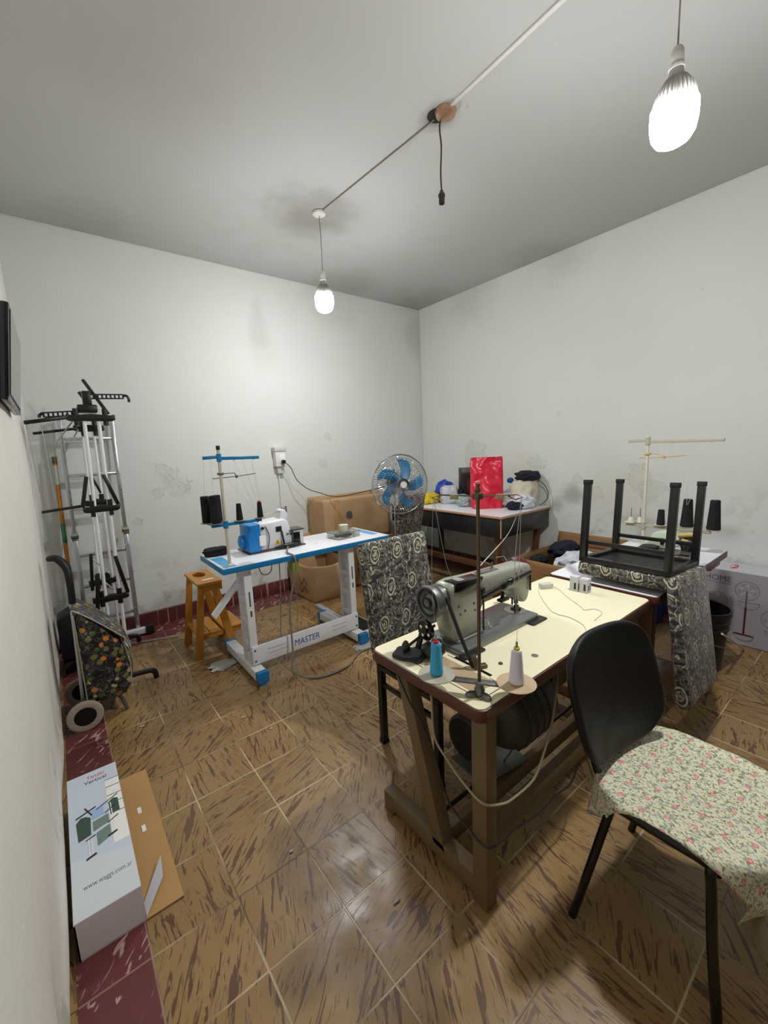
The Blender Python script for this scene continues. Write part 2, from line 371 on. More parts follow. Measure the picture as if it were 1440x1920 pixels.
# ---------------------------------------------------------------- geometry helpers
def root_of(o):
    while o is not None and o.parent is not None: o = o.parent
    return o
class B:
    def __init__(s): s.bm = bmesh.new(); s.mi = 0
    def _mark(s, before):
        for f in list(s.bm.faces)[before:]: f.material_index = s.mi
    def box(s, c, d, rot=None, bev=0.0, seg=2):
        c = V(c); nf = len(s.bm.faces)
        tb = bmesh.new(); bmesh.ops.create_cube(tb, size=1.0)
        for v in tb.verts: v.co = V((v.co.x*d[0], v.co.y*d[1], v.co.z*d[2]))
        if bev: bmesh.ops.bevel(tb, geom=list(tb.edges), offset=min(bev, 0.49*min(d)), segments=seg, affect='EDGES', profile=0.5)
        R = rot.to_3x3() if rot is not None else Matrix.Identity(3)
        for v in tb.verts: v.co = R @ v.co + c
        s._join(tb); s._mark(nf); return s
    def bb(s, x0, x1, y0, y1, z0, z1, bev=0.0, seg=2):
        return s.box(((x0+x1)/2, (y0+y1)/2, (z0+z1)/2), (abs(x1-x0), abs(y1-y0), abs(z1-z0)), None, bev, seg)
    def _join(s, tb):
        me = bpy.data.meshes.new('tmp'); tb.to_mesh(me); tb.free(); s.bm.from_mesh(me); bpy.data.meshes.remove(me)
        s.bm.faces.ensure_lookup_table()
    def frame(s, p, q, up=V((0, 0, 1))):
        d = (q-p).normalized()
        if abs(d.dot(up)) > 0.98: up = V((0, 1, 0))
        x = d.cross(up).normalized(); y = x.cross(d).normalized()
        return x, y, d
    def bar(s, p, q, w, h, bev=0.0, up=V((0, 0, 1))):
        """rectangular bar from p to q, w sideways, h along up"""
        p, q = V(p), V(q); x, y, d = s.frame(p, q, up)
        R = Matrix((x, d, y)).transposed()
        return s.box((p+q)/2, (w, (q-p).length, h), R, bev)
    def tube(s, pts, r, seg=8, cap=True):
        pts = [V(p) for p in pts]; nf = len(s.bm.faces); n = len(pts)
        rs = r if isinstance(r, (list, tuple)) else [r]*n
        prev = None; rings = []
        for i, p in enumerate(pts):
            if i == 0: d = pts[1]-p
            elif i == n-1: d = p-pts[i-1]
            else: d = (pts[i+1]-p).normalized()+(p-pts[i-1]).normalized()
            d = d.normalized() if d.length > 1e-9 else V((0, 0, 1))
            if prev is None:
                a = V((0, 0, 1)) if abs(d.z) < 0.9 else V((1, 0, 0)); x = d.cross(a).normalized()
            else:
                x = prev - d*prev.dot(d); x = x.normalized() if x.length > 1e-6 else d.orthogonal().normalized()
            prev = x; y = d.cross(x)
            rings.append([s.bm.verts.new(p + (x*math.cos(2*PI*k/seg)+y*math.sin(2*PI*k/seg))*rs[i]) for k in range(seg)])
        for i in range(n-1):
            for k in range(seg):
                s.bm.faces.new((rings[i][k], rings[i][(k+1) % seg], rings[i+1][(k+1) % seg], rings[i+1][k]))
        if cap: s.bm.faces.new(rings[0][::-1]); s.bm.faces.new(rings[-1])
        s.bm.faces.ensure_lookup_table(); s._mark(nf); return s
    def cyl(s, p, q, r1, r2=None, seg=20):
        return s.tube([p, q], [r1, r1 if r2 is None else r2], seg)
    def lathe(s, prof, o=(0, 0, 0), axis=(0, 0, 1), seg=28, arc=2*PI):
        """prof: (radius, height) pairs along axis"""
        o = V(o); ax = V(axis).normalized(); x = ax.orthogonal().normalized(); y = ax.cross(x); nf = len(s.bm.faces)
        rings = []
        for r, h in prof:
            if r < 1e-6: rings.append([s.bm.verts.new(o+ax*h)])
            else: rings.append([s.bm.verts.new(o+ax*h+(x*math.cos(2*PI*k/seg)+y*math.sin(2*PI*k/seg))*r) for k in range(seg)])
        for a, b in zip(rings, rings[1:]):
            for k in range(seg):
                k2 = (k+1) % seg
                if len(a) == 1 and len(b) == 1: continue
                if len(a) == 1: s.bm.faces.new((a[0], b[k2], b[k]))
                elif len(b) == 1: s.bm.faces.new((a[k], a[k2], b[0]))
                else: s.bm.faces.new((a[k], a[k2], b[k2], b[k]))
        s.bm.faces.ensure_lookup_table(); s._mark(nf); return s
    def prism(s, poly, o, u, v, depth, bev=0.0):
        """2D polygon in frame (o,u,v), extruded by vector depth"""
        o, u, v, depth = V(o), V(u), V(v), V(depth); nf = len(s.bm.faces)
        tb = bmesh.new()
        a = [tb.verts.new(o+u*x+v*y) for x, y in poly]; b = [tb.verts.new(o+u*x+v*y+depth) for x, y in poly]
        tb.faces.new(a[::-1]); tb.faces.new(b); n = len(a)
        for i in range(n): tb.faces.new((a[i], a[(i+1) % n], b[(i+1) % n], b[i]))
        bmesh.ops.recalc_face_normals(tb, faces=tb.faces[:])
        if bev: bmesh.ops.bevel(tb, geom=list(tb.edges), offset=bev, segments=2, affect='EDGES', profile=0.5)
        s._join(tb); s._mark(nf); return s
    def grid(s, fn, nu, nv, close=False):
        nf = len(s.bm.faces)
        g = [[s.bm.verts.new(V(fn(i/nu, j/nv))) for j in range(nv+1)] for i in range(nu+1)]
        for i in range(nu):
            for j in range(nv): s.bm.faces.new((g[i][j], g[i+1][j], g[i+1][j+1], g[i][j+1]))
        s.bm.faces.ensure_lookup_table(); s._mark(nf); return s
    def lump(s, c, d, amp=0.15, sc=3.0, seed=0, sub=4, power=2.0, flat=None, rot=None):
        """crumpled soft body; power > 2 makes it boxy; flat: cut-off height"""
        tb = bmesh.new(); bmesh.ops.create_icosphere(tb, subdivisions=sub, radius=1.0); c = V(c); nf = len(s.bm.faces)
        for w in tb.verts:
            n = w.co.normalized()
            k = (abs(n.x)**power+abs(n.y)**power+abs(n.z)**power)**(-1/power)
            a = 1+amp*(noise.noise(n*sc+V((seed, seed*2, 0)))*1.2 + 0.5*abs(noise.noise(n*sc*2.3+V((0, seed, seed)))))
            p = V((n.x*k*a*d[0]/2, n.y*k*a*d[1]/2, n.z*k*a*d[2]/2))
            if rot is not None: p = rot.to_3x3() @ p
            p += c
            if flat is not None and p.z < flat: p.z = flat
            w.co = p
        s._join(tb); s._mark(nf); return s
    def torus(s, c, axis, R, r, seg=40, rs=6):
        c, ax = V(c), V(axis).normalized(); x = ax.orthogonal().normalized(); y = ax.cross(x); nf = len(s.bm.faces)
        rings = []
        for i in range(seg):
            a = 2*PI*i/seg; d = x*math.cos(a)+y*math.sin(a)
            rings.append([s.bm.verts.new(c+d*(R+r*math.cos(2*PI*k/rs))+ax*r*math.sin(2*PI*k/rs)) for k in range(rs)])
        for i in range(seg):
            for k in range(rs):
                s.bm.faces.new((rings[i][k], rings[(i+1) % seg][k], rings[(i+1) % seg][(k+1) % rs], rings[i][(k+1) % rs]))
        s.bm.faces.ensure_lookup_table(); s._mark(nf); return s
    def m(s, i): s.mi = i; return s
    def out(s, name, mats, parent=None, smooth=True, uv=False, label=None, solid=0.0, xf=None, ang=35, sub=0):
        bm = s.bm
        if xf is not None: bmesh.ops.transform(bm, matrix=xf, verts=bm.verts[:])
        bmesh.ops.recalc_face_normals(bm, faces=bm.faces[:])
        xs = [v.co for v in bm.verts]
        if parent is not None: org = root_of(parent)['org']; org = V(org)
        else:
            org = V(((min(c.x for c in xs)+max(c.x for c in xs))/2, (min(c.y for c in xs)+max(c.y for c in xs))/2, min(c.z for c in xs)))
            if name in ('floor', 'ceiling') or name.startswith(('wall_', 'trim_', 'baseboard_')): org = V((0, 0, 0))
        if uv:
            L = bm.loops.layers.uv.new('UVMap')
            for f in bm.faces:
                n = f.normal; ax = max(range(3), key=lambda k: abs(n[k])*(1.0, 1.0, 1.02)[k])
                for lp in f.loops:
                    c = lp.vert.co
                    lp[L].uv = (c.y, c.z) if ax == 0 else (c.x, c.z) if ax == 1 else (c.x, c.y)
        for v in bm.verts: v.co -= org
        me = bpy.data.meshes.new(name); bm.to_mesh(me); bm.free()
        for k in (mats if isinstance(mats, (list, tuple)) else [mats]): me.materials.append(M[k])
        if smooth:
            me.shade_smooth()
            me.set_sharp_from_angle(angle=math.radians(ang))
        o = bpy.data.objects.new(name, me); COL.objects.link(o)
        if parent is not None: o.parent = parent
        else: o.location = org; o['org'] = tuple(org)
        if label: o['label'] = label
        if solid:
            md = o.modifiers.new('solid', 'SOLIDIFY'); md.thickness = solid; md.offset = 0
        if sub:
            md = o.modifiers.new('sub', 'SUBSURF'); md.levels = sub; md.render_levels = sub
        return o
def tag(o, label, cat, group=None):
    o['label'] = label; o['category'] = cat
    if group: o['group'] = group
    return o
def thing(name, loc, label, cat, group=None):
    o = bpy.data.objects.new(name, None); COL.objects.link(o); o.location = loc; o['org'] = tuple(loc); o.empty_display_size = 0.05
    return tag(o, label, cat, group)
def struct(o): o['kind'] = 'structure'; return o
def dup(o, parent=None):
    c = o.copy(); COL.objects.link(c)
    if parent is not None: c.parent = parent
    for ch in list(o.children): dup(ch, c)
    return c
def text(name, body, o, u, v, width, mat, parent, depth=0.0006, height=None, label=None, spacing=1.0, shear=0.0):
    cu = bpy.data.curves.new('t', 'FONT'); cu.body = body; cu.size = 1.0; cu.extrude = 0.01; cu.space_character = spacing; cu.shear = shear; cu.resolution_u = 3
    to = bpy.data.objects.new('t', cu); COL.objects.link(to)
    dg = bpy.context.evaluated_depsgraph_get(); me = bpy.data.meshes.new_from_object(to.evaluated_get(dg))
    bpy.data.objects.remove(to); bpy.data.curves.remove(cu)
    xs = [w.co.x for w in me.vertices]; ys = [w.co.y for w in me.vertices]
    x0, x1, y0, y1 = min(xs), max(xs), min(ys), max(ys); k = width/(x1-x0); ky = (height/(y1-y0)) if height else k
    o, u, v = V(o), V(u).normalized(), V(v).normalized(); nrm = u.cross(v)
    org = V(root_of(parent)['org'])
    for w in me.vertices:
        c = w.co.copy(); w.co = o+u*((c.x-x0)*k)+v*((c.y-y0)*ky)+nrm*(c.z*50*depth+depth*0.5) - org
    me.name = name; me.materials.clear(); me.materials.append(M[mat])
    ob = bpy.data.objects.new(name, me); COL.objects.link(ob); ob.parent = parent
    if label: ob['label'] = label
    return ob
def rrect(x0, x1, y0, y1, r, n=5):
    pts = []
    for cx, cy, a0 in ((x1-r, y1-r, 0), (x0+r, y1-r, PI/2), (x0+r, y0+r, PI), (x1-r, y0+r, 1.5*PI)):
        for i in range(n+1):
            a = a0+PI/2*i/n; pts.append((cx+r*math.cos(a), cy+r*math.sin(a)))
    return pts
X, Y, Z = V((1, 0, 0)), V((0, 1, 0)), V((0, 0, 1)); O0 = V((0, 0, 0))
def cat(pts, n=8):
    """smooth curve through points"""
    pts = [V(p) for p in pts]; out = []; P = [pts[0]*2-pts[1]]+pts+[pts[-1]*2-pts[-2]]
    for i in range(1, len(P)-2):
        a, b, c, d = P[i-1], P[i], P[i+1], P[i+2]
        for k in range(n):
            t = k/n; out.append(0.5*((2*b)+(c-a)*t+(2*a-5*b+4*c-d)*t*t+(3*b-3*c+d-a)*t**3))
    out.append(pts[-1]); return out

# ================================================================ ROOM
XL, XR, YB, YF, H = -0.182, 3.885, 2.04, -4.3, 3.22
struct(B().bb(XL-0.1, XR+0.1, YF-0.1, YB+0.1, -0.06, 0).out('floor', 'floor', smooth=False))
struct(B().bb(XL-0.3, XR+0.3, YF-0.1, YB+0.3, H, H+0.08).out('ceiling', 'ceiling', smooth=False))
def wallgrid(name, mat, o, u, v, lu, lv, nrm, amp, nu, nv, lean=None, off=0.0):
    o, u, v, nrm = V(o), V(u), V(v), V(nrm); b = B()
    def f(a, c):
        p = o+u*(a*lu)+v*(c*lv)
        d = noise.noise(p*1.1+V((5, 3, 1)))*amp + noise.noise(p*4.2)*amp*0.35
        e = min(a, 1-a, c, 1-c)*min(lu, lv); d *= min(1, e/0.15)
        if lean: d += lean(p)
        return p+nrm*(d+off)
    b.grid(f, nu, nv)
    # give it thickness behind
    o2 = b.out(name, mat, ang=180)
    md = o2.modifiers.new('solid', 'SOLIDIFY'); md.thickness = 0.12; md.offset = -1.0 if True else 1.0
    return struct(o2)
def fix_normals(o, want):
    me = o.data
    s = sum((p.normal for p in me.polygons), V((0, 0, 0)))
    if s.dot(V(want)) < 0: me.flip_normals()
w = wallgrid('wall_back', 'wall_back', (XL-0.05, YB, -0.02), X, Z, XR-XL+0.1, H+0.04, (0, -1, 0), 0.008, 120, 90); fix_normals(w, (0, -1, 0))
w = wallgrid('wall_right', 'wall_right', (XR, YF, -0.02), Y, Z, YB-YF+0.02, H+0.04, (-1, 0, 0), 0.008, 120, 90); fix_normals(w, (-1, 0, 0))
def lean_l(p):
    z = max(0.0, p.z)
    return 0.045*min(1, z/2.6) + 0.012*math.exp(-((z-0.13)/0.05)**2)*(0.6+0.8*noise.noise(p*3.0)) - (0.010 if z < 0.10 else 0)
w = wallgrid('wall_left', 'wall_left', (XL-0.012, YF, -0.02), Y, Z, YB-YF+0.02, H+0.04, (1, 0, 0), 0.010, 260, 170, lean_l, 0.0); fix_normals(w, (1, 0, 0))
w = wallgrid('wall_front', 'wall_front', (XL-0.05, YF, -0.02), X, Z, XR-XL+0.1, H+0.04, (0, 1, 0), 0.003, 20, 20); fix_normals(w, (0, 1, 0))
# red marbled border set in the floor along the walls, and the baseboard tiles
struct(B().bb(XL, 0.0, YF, 1.68, -0.02, 0.0015).out('trim_1', 'border', smooth=False))
struct(B().bb(XL, XR, 1.68, YB, -0.02, 0.0015).out('trim_2', 'border', smooth=False))
struct(B().bb(3.63, XR, YF, 1.68, -0.02, 0.0015).out('trim_3', 'border', smooth=False))
struct(B().bb(XL, XR, YB-0.028, YB+0.01, 0, 0.132, 0.004).out('baseboard_back', 'border', smooth=False))
struct(B().bb(XR-0.028, XR+0.01, YF, YB-0.028, 0, 0.132, 0.004).out('baseboard_right', 'border', smooth=False))

# ---------------------------------------------------------------- lamps on the ceiling
def bulb(x, y, ztop, zlen, label, rose):
    r = thing('pendant_bulb', (x, y, H), label, 'lamp')
    if rose:
        B().lathe([(0, 0), (0.045, 0), (0.05, -0.006), (0.046, -0.018), (0.03, -0.026), (0, -0.028)], (x, y, H)).out('ceiling_rose', 'socket_white', r)
    B().tube(cat([(x, y, H), (x+0.004, y+0.002, (H+ztop)/2), (x, y, ztop)], 4), 0.0028, 6).out('cord', 'cable_grey', r)
    B().lathe([(0, 0), (0.013, -0.001), (0.019, -0.012), (0.021, -0.055), (0.024, -0.058), (0.024, -0.066), (0.02, -0.068)], (x, y, ztop)).out('socket', 'socket_white', r)
    z0 = ztop-0.060; z1 = ztop-zlen*0.60; b = B()
    b.lathe([(0.0, 0), (0.021, 0), (0.023, -0.025), (0.045, (z1-z0)*0.72), (0.058, (z1-z0))], (x, y, z0), seg=40)
    for k in range(30):
        a = 2*PI*k/30; d = V((math.cos(a), math.sin(a), 0)); c = V((x, y, 0))
        poly = [(0.020, z0-0.03), (0.034, z0-0.035), (0.056, z0+(z1-z0)*0.60), (0.0675, z1), (0.05, z1)]
        b.prism(poly, c-d.cross(Z)*0.0012, d, Z, d.cross(Z)*0.0024)
    b.out('heat_sink', 'sink_white', r, ang=25)
    L = ztop-zlen
    hz = z1-L
    B().lathe([(0.0700, -0.002), (0.0702, -hz*0.20), (0.0695, -hz*0.45), (0.064, -hz*0.70), (0.052, -hz*0.87), (0.034, -hz*0.96), (0.015, -hz*0.995), (0, -hz)], (x, y, z1), seg=40).out('diffuser', 'bulb_glow_far' if rose else 'bulb_glow_near', r)
    return r
bulb(1.722, 0.806, 2.815, 0.29, 'lit white bulb hanging from a round ceiling rose near the back wall', True)
bulb(1.748, -1.458, 2.755, 0.29, 'large lit white bulb with ribbed neck hanging nearest the camera', False)
r = thing('ceiling_junction', (1.792, -0.35, H), 'broken ceiling junction in the middle of the ceiling with a dangling empty lamp socket', 'light fitting')
x, y = 1.792, -0.35
B().lathe([(0, 0), (0.052, 0), (0.056, -0.004), (0.05, -0.022), (0.02, -0.034), (0, -0.036)], (x+0.01, y-0.03, H)).out('metal_cap', 'old_copper', r)
B().lathe([(0.0, 0), (0.05, 0), (0.05, -0.003), (0, -0.003)], (x-0.005, y+0.02, H)).out('open_hole', 'rubber', r)
B().tube(cat([(x, y, H-0.03), (x-0.006, y, 3.14), (x+0.004, y, 3.08), (x+0.002, y, 3.02), (x-0.004, y, 2.94), (x-0.002, y, 2.88), (x+0.002, y, 2.846)], 4), [0.003]*1 + [0.0045]*23 + [0.003], 7).out('cord', 'cable_dark', r)
B().lathe([(0, 0), (0.009, -0.001), (0.013, -0.014), (0.0185, -0.02), (0.019, -0.032), (0.016, -0.034), (0.016, -0.066), (0.012, -0.068), (0, -0.06)], (x, y, 2.853)).out('lamp_socket', 'bakelite', r)
tag(B().tube([(1.722, 0.80, H-0.006), (1.79, -0.31, H-0.006)], 0.0035, 6).out('ceiling_cable', 'cable_grey'), 'thin cable along the ceiling from the far lamp rose to the broken junction', 'cable')
tag(B().bar((1.795, -0.36, H-0.006), (1.755, -1.62, H-0.006), 0.020, 0.012, 0.003).out('cable_duct', 'white_matt'), 'white cable duct along the ceiling from the broken junction towards the camera', 'cable duct')

# ================================================================ CREAM SEWING TABLE
r = thing('sewing_table', (1.42, -1.12, 0), 'cream-topped industrial sewing table with brown edge and wooden trestle legs', 'table')
b = B(); b.prism(rrect(0.80, 2.035, -1.385, -0.865, 0.03), (0, 0, 0.703), X, Y, (0, 0, 0.040), 0.004); top = b.out('tabletop', 'wood_edge', r, label='brown laminated wood edge')
b = B(); b.prism(rrect(0.806, 2.029, -1.379, -0.871, 0.026), (0, 0, 0.7425), X, Y, (0, 0, 0.003)); b.out('laminate', 'cream', r, label='cream laminate surface')
# inset seams round the machine and worn wood at the left end
b = B()
for p, q in (((0.975, -1.285), (0.975, -1.095)), ((0.85, -1.345), (0.96, -1.345)), ((0.85, -1.345), (0.85, -1.0)), ((0.96, -1.345), (0.96, -1.29))):
    b.bar((*p, 0.7457), (*q, 0.7457), 0.003, 0.0006)
b.out('seam', 'wood_edge', r)
B().bar((0.983, -1.125, 0.7459), (0.976, -1.285, 0.7459), 0.012, 0.001).out('belt_slot', 'black_gloss', r, label='dark slot for the drive belt')
B().prism([(0.862, -1.30), (0.955, -1.33), (0.955, -1.10), (0.90, -1.06), (0.862, -1.09)], (0, 0, 0.7455), X, Y, (0, 0, 0.0005)).out('worn_patch', 'plate_card', r, label='bare patch where the laminate has worn off')
B().lathe([(0, 0), (0.012, 0), (0.012, 0.0015), (0.009, 0.002), (0, 0.001)], (1.191, -1.308, 0.7455)).out('hole_plug', 'steel', r)
B().lathe([(0, 0), (0.008, 0), (0.007, 0.004), (0, 0.005)], (1.06, -1.26, 0.7455)).out('screw_head', 'rusty_steel', r)
for x0 in (0.858, 1.918):
    x1 = x0+0.052
    B().prism([(-1.355, 0), (-1.298, 0), (-1.298, 0.703), (-1.355, 0.703)], (x0, 0, 0), Y, Z, (x1-x0, 0, 0), 0.003).out('leg', 'frame_wood', r)
    B().prism([(-0.925, 0.703), (-0.985, 0.703), (-1.175, 0.07), (-1.115, 0.07)], (x0, 0, 0), Y, Z, (x1-x0, 0, 0), 0.003).out('leg', 'frame_wood', r)
    B().prism([(-1.30, 0.028), (-0.90, 0.028), (-0.88, 0.0), (-0.83, 0.0), (-0.83, 0.088), (-1.30, 0.098)], (x0, 0, 0), Y, Z, (x1-x0, 0, 0), 0.003).out('foot_bar', 'frame_wood', r)
    B().bb(x0+0.004, x1-0.004, -1.30, -0.90, 0.655, 0.703, 0.003).out('top_rail', 'frame_wood', r)
B().bb(0.90, 1.93, -1.345, -1.31, 0.205, 0.275, 0.003).out('stretcher', 'frame_wood', r)
B().bb(0.90, 1.93, -1.155, -1.12, 0.055, 0.12, 0.003).out('stretcher', 'frame_wood', r)
# treadle
t = B(); t.bar((1.14, -1.03, 0.14), (1.40, -1.07, 0.14), 0.19, 0.012, 0.003); tr = t.out('treadle', 'dull_steel', r, label='grey metal foot treadle')
B().cyl((0.905, -1.09, 0.125), (1.92, -1.09, 0.125), 0.008, seg=10).out('treadle_shaft', 'black_metal', r)
B().tube([(1.30, -1.10, 0.14), (1.31, -1.13, 0.20), (1.33, -1.19, 0.36), (1.34, -1.20, 0.46)], 0.004, 6).out('treadle_rod', 'dull_steel', r)
# clutch motor
mt = V((1.24, -1.20, 0.49))
b = B().lathe([(0, -0.16), (0.07, -0.16), (0.095, -0.15), (0.118, -0.12), (0.128, -0.07), (0.128, 0.05), (0.118, 0.10), (0.09, 0.14), (0.05, 0.155), (0, 0.155)], mt, X, 40)
mo = b.out('motor', 'motor_paint', r, label='dark grey clutch motor')
b = B()
for xx in (-0.09, -0.05, -0.01, 0.03):
    b.torus(mt+X*xx, X, 0.127, 0.006, 44, 6)
b.out('cooling_rib', 'motor_paint', mo)
b = B()
for k in range(7):
    a = k*0.42-0.4; c = mt+V((-0.142, 0, 0)); d = V((0, math.cos(a), math.sin(a)))
    b.bar(c+d*0.05, c+d*0.095, 0.014, 0.012, up=X)
b.out('vent_slot', 'black_gloss', mo)
B().bb(1.10, 1.40, -1.24, -1.16, 0.61, 0.70, 0.01).out('motor_bracket', 'motor_paint', r)
b = B().lathe([(0, 0), (0.075, 0), (0.085, 0.01), (0.085, 0.04), (0.075, 0.05), (0, 0.05)], (0.985, -1.16, 0.44), X, 30); b.out('pulley_guard', 'black_metal', r)
B().lathe([(0, 0), (0.05, 0), (0.055, 0.03), (0.0, 0.03)], (1.42, -1.20, 0.48), X).out('clutch_hub', 'mach_dark', r)
B().bb(1.38, 1.50, -1.27, -1.17, 0.50, 0.69, 0.01).out('switch_box', 'black_metal', r)
# power leads hanging below the table
B().tube(cat([(0.835, -1.13, 0.72), (0.845, -1.14, 0.66), (0.845, -1.15, 0.52), (0.845, -1.21, 0.465), (0.845, -1.28, 0.425), (0.848, -1.350, 0.405), (0.90, -1.378, 0.39), (0.97, -1.375, 0.366), (1.09, -1.372, 0.362), (1.154, -1.370, 0.425), (1.22, -1.36, 0.50), (1.30, -1.33, 0.57), (1.38, -1.29, 0.60)], 7), 0.0040, 7).out('power_cord', 'cable_beige', r, label='beige power cord')
B().tube(cat([(0.835, -0.92, 0.72), (0.845, -0.95, 0.69), (0.845, -1.02, 0.595), (0.845, -1.087, 0.535), (0.845, -1.15, 0.44), (0.845, -1.207, 0.316), (0.846, -1.297, 0.272), (0.848, -1.365, 0.262), (0.90, -1.380, 0.262), (0.97, -1.375, 0.25), (1.09, -1.375, 0.22), (1.23, -1.375, 0.215), (1.35, -1.37, 0.19), (1.55, -1.30, 0.12), (1.80, -1.2, 0.008)], 7), 0.0036, 7).out('power_cord', 'cable_dark', r, label='dark power cord')

# ---------------------------------------------------------------- grey lockstitch machine
r = thing('sewing_machine', (1.24, -1.05, 0.7455), 'old grey industrial lockstitch sewing machine on the cream table', 'sewing machine')
b = B(); b.prism(rrect(0.996, 1.486, -1.146, -0.956, 0.012), (0, 0, 0.7455), X, Y, (0, 0, 0.022), 0.004); b.out('bed', 'bed_steel', r)
b = B(); b.prism([(1.03, -1.10), (1.175, -1.10), (1.185, -1.085), (1.185, -1.005), (1.03, -1.005)], (0, 0, 0.767), X, Y, (0, 0, 0.012), 0.004); b.out('column_base', 'mach_grey', r)
# column + arm profile in XZ, thickness along Y
prof = [(1.018, 0.775), (1.155, 0.775), (1.165, 0.80), (1.168, 0.862), (1.185, 0.886), (1.22, 0.895), (1.388, 0.893), (1.402, 0.862), (1.425, 0.825), (1.455, 0.808), (1.478, 0.815), (1.497, 0.86), (1.505, 0.955), (1.498, 0.972), (1.47, 0.980), (1.19, 0.990), (1.05, 1.0), (1.005, 0.995), (0.99, 0.975), (0.985, 0.90), (1.0, 0.84)]
b = B(); b.prism(prof, (0, -1.098, 0), X, Z, (0, 0.088, 0), 0.014); b.out('arm', 'mach_grey', r, ang=50)
b = B(); b.prism([(1.02, 1.001), (1.175, 0.9925), (1.16, 0.955), (1.06, 0.950), (1.012, 0.968)], (0, -1.1015, 0), X, Z, (0, 0.06, 0), 0.004); b.out('top_cover', 'black_gloss', r, label='black glossy cover panel')
B().bar((1.185, -1.06, 0.9935), (1.30, -1.06, 0.9885), 0.03, 0.006, 0.002).out('slide_plate', 'steel', r)
w = B().lathe([(0, -0.004), (0.014, -0.006), (0.016, 0.0), (0.026, 0.004), (0.034, 0.010), (0.046, 0.006), (0.052, -0.002), (0.058, -0.002), (0.06, 0.010), (0.058, 0.022), (0.050, 0.03), (0.055, 0.036), (0.055, 0.05), (0.02, 0.052), (0, 0.052)], (0.925, -1.053, 0.943), X, 44).out('handwheel', 'dull_steel', r)
B().torus((0.922, -1.053, 0.943), X, 0.044, 0.003).out('wheel_ring', 'black_gloss', w)
B().torus((0.920, -1.053, 0.943), X, 0.018, 0.004).out('wheel_hub', 'black_gloss', w)
B().lathe([(0.0, 0.0), (0.05, 0), (0.052, 0.012), (0, 0.012)], (0.972, -1.053, 0.945), X).out('wheel_guard', 'mach_dark', r)
b = B(); b.tube([(0.965, -1.105, 0.965), (0.955, -1.17, 0.86), (0.965, -1.215, 0.76), (0.985, -1.235, 0.74)], 0.0065, 8); b.out('drive_belt', 'rubber', r)
b = B(); b.bar((0.972, -1.205, 0.787), (0.975, -1.225, 0.75), 0.02, 0.028, 0.004); b.bar((0.968, -1.22, 0.752), (1.01, -1.24, 0.752), 0.02, 0.012, 0.003); b.out('belt_guard', 'rusty_steel', r)
# bobbin winder
bw = B().lathe([(0, -0.006), (0.012, -0.006), (0.013, 0), (0.032, 0.002), (0.036, 0.0), (0.036, 0.012), (0, 0.012)], (0.905, -1.055, 0.846), X, 32).out('bobbin_winder', 'black_gloss', r, label='black winder wheel')
b = B()
for k in range(4):
    a = k*PI/2+0.5; b.lathe([(0, 0), (0.006, 0), (0.006, 0.001), (0, 0.001)], (0.9035, -1.055+0.021*math.cos(a), 0.846+0.021*math.sin(a)), X, 10)
b.out('wheel_hole', 'cream', bw)
b = B(); b.cyl((0.845, -1.03, 0.80), (0.98, -1.03, 0.835), 0.005, seg=8); b.lump((0.862, -1.0, 0.775), (0.03, 0.03, 0.06), 0.2, 3, 3, 2); b.bb(0.88, 0.96, -1.05, -1.0, 0.7455, 0.765, 0.004); b.bar((0.90, -1.02, 0.765), (0.935, -1.02, 0.85), 0.02, 0.012, 0.003); b.lump((0.93, -1.07, 0.775), (0.09, 0.07, 0.06), 0.2, 2, 5, 3, flat=0.7455)
b.out('winder_bracket', 'mach_dark', r)
# knee-lift / guides on arm side
b = B(); b.bar((1.16, -1.103, 0.912), (1.49, -1.103, 0.940), 0.008, 0.018, 0.003); b.lump((1.30, -1.106, 0.925), (0.05, 0.02, 0.03), 0.2, 3, 1, 2); b.lump((1.34, -1.106, 0.935), (0.035, 0.024, 0.03), 0.2, 3, 2, 2)
b.bar((1.485, -1.103, 0.93), (1.485, -1.103, 0.86), 0.006, 0.006); b.bar((1.17, -1.103, 0.93), (1.17, -1.103, 0.78), 0.005, 0.005); b.bb(1.155, 1.175, -1.11, -1.095, 0.92, 0.95, 0.003)
b.out('lever_bar', 'black_metal', r)
b = B(); b.bb(1.262, 1.312, -1.12, -1.095, 0.868, 0.878, 0.002); b.bar((1.29, -1.10, 0.875), (1.30, -1.10, 0.90), 0.012, 0.01, 0.002); b.out('finger_guard', 'black_metal', r)
b = B()
for px, pz in ((1.035, 0.91), (1.07, 0.885), (1.045, 0.878), (1.12, 0.90), (1.125, 0.872), (1.145, 0.80), (1.39, 0.955), (1.425, 0.957)):
    b.cyl((px, -1.0995, pz), (px, -1.094, pz), 0.0045 if px < 1.3 else 0.003, seg=10)
b.out('side_screw', 'black_gloss', r)
b = B(); b.cyl((1.452, -1.055, 0.822), (1.452, -1.055, 0.775), 0.005, seg=10); b.cyl((1.452, -1.055, 0.815), (1.452, -1.055, 0.798), 0.009, seg=10); b.cyl((1.425, -1.055, 0.83), (1.425, -1.055, 0.80), 0.004, seg=8); b.out('needle_bar', 'mach_dark', r)
b = B(); b.bb(1.44, 1.47, -1.07, -1.035, 0.769, 0.776, 0.002); b.bb(1.446, 1.462, -1.066, -1.048, 0.774, 0.79, 0.002); b.out('presser_foot', 'mach_dark', r)
B().lathe([(0, 0), (0.045, 0), (0.045, 0.0015), (0, 0.0015)], (1.445, -1.055, 0.7672), Z, 32).out('throat_plate', 'steel', r)
b = B(); b.prism(rrect(1.40, 1.505, -1.175, -1.13, 0.008), (0, 0, 0.7457), X, Y, (0, 0, 0.006), 0.001); b.out('rest_pad', 'mach_dark', r)
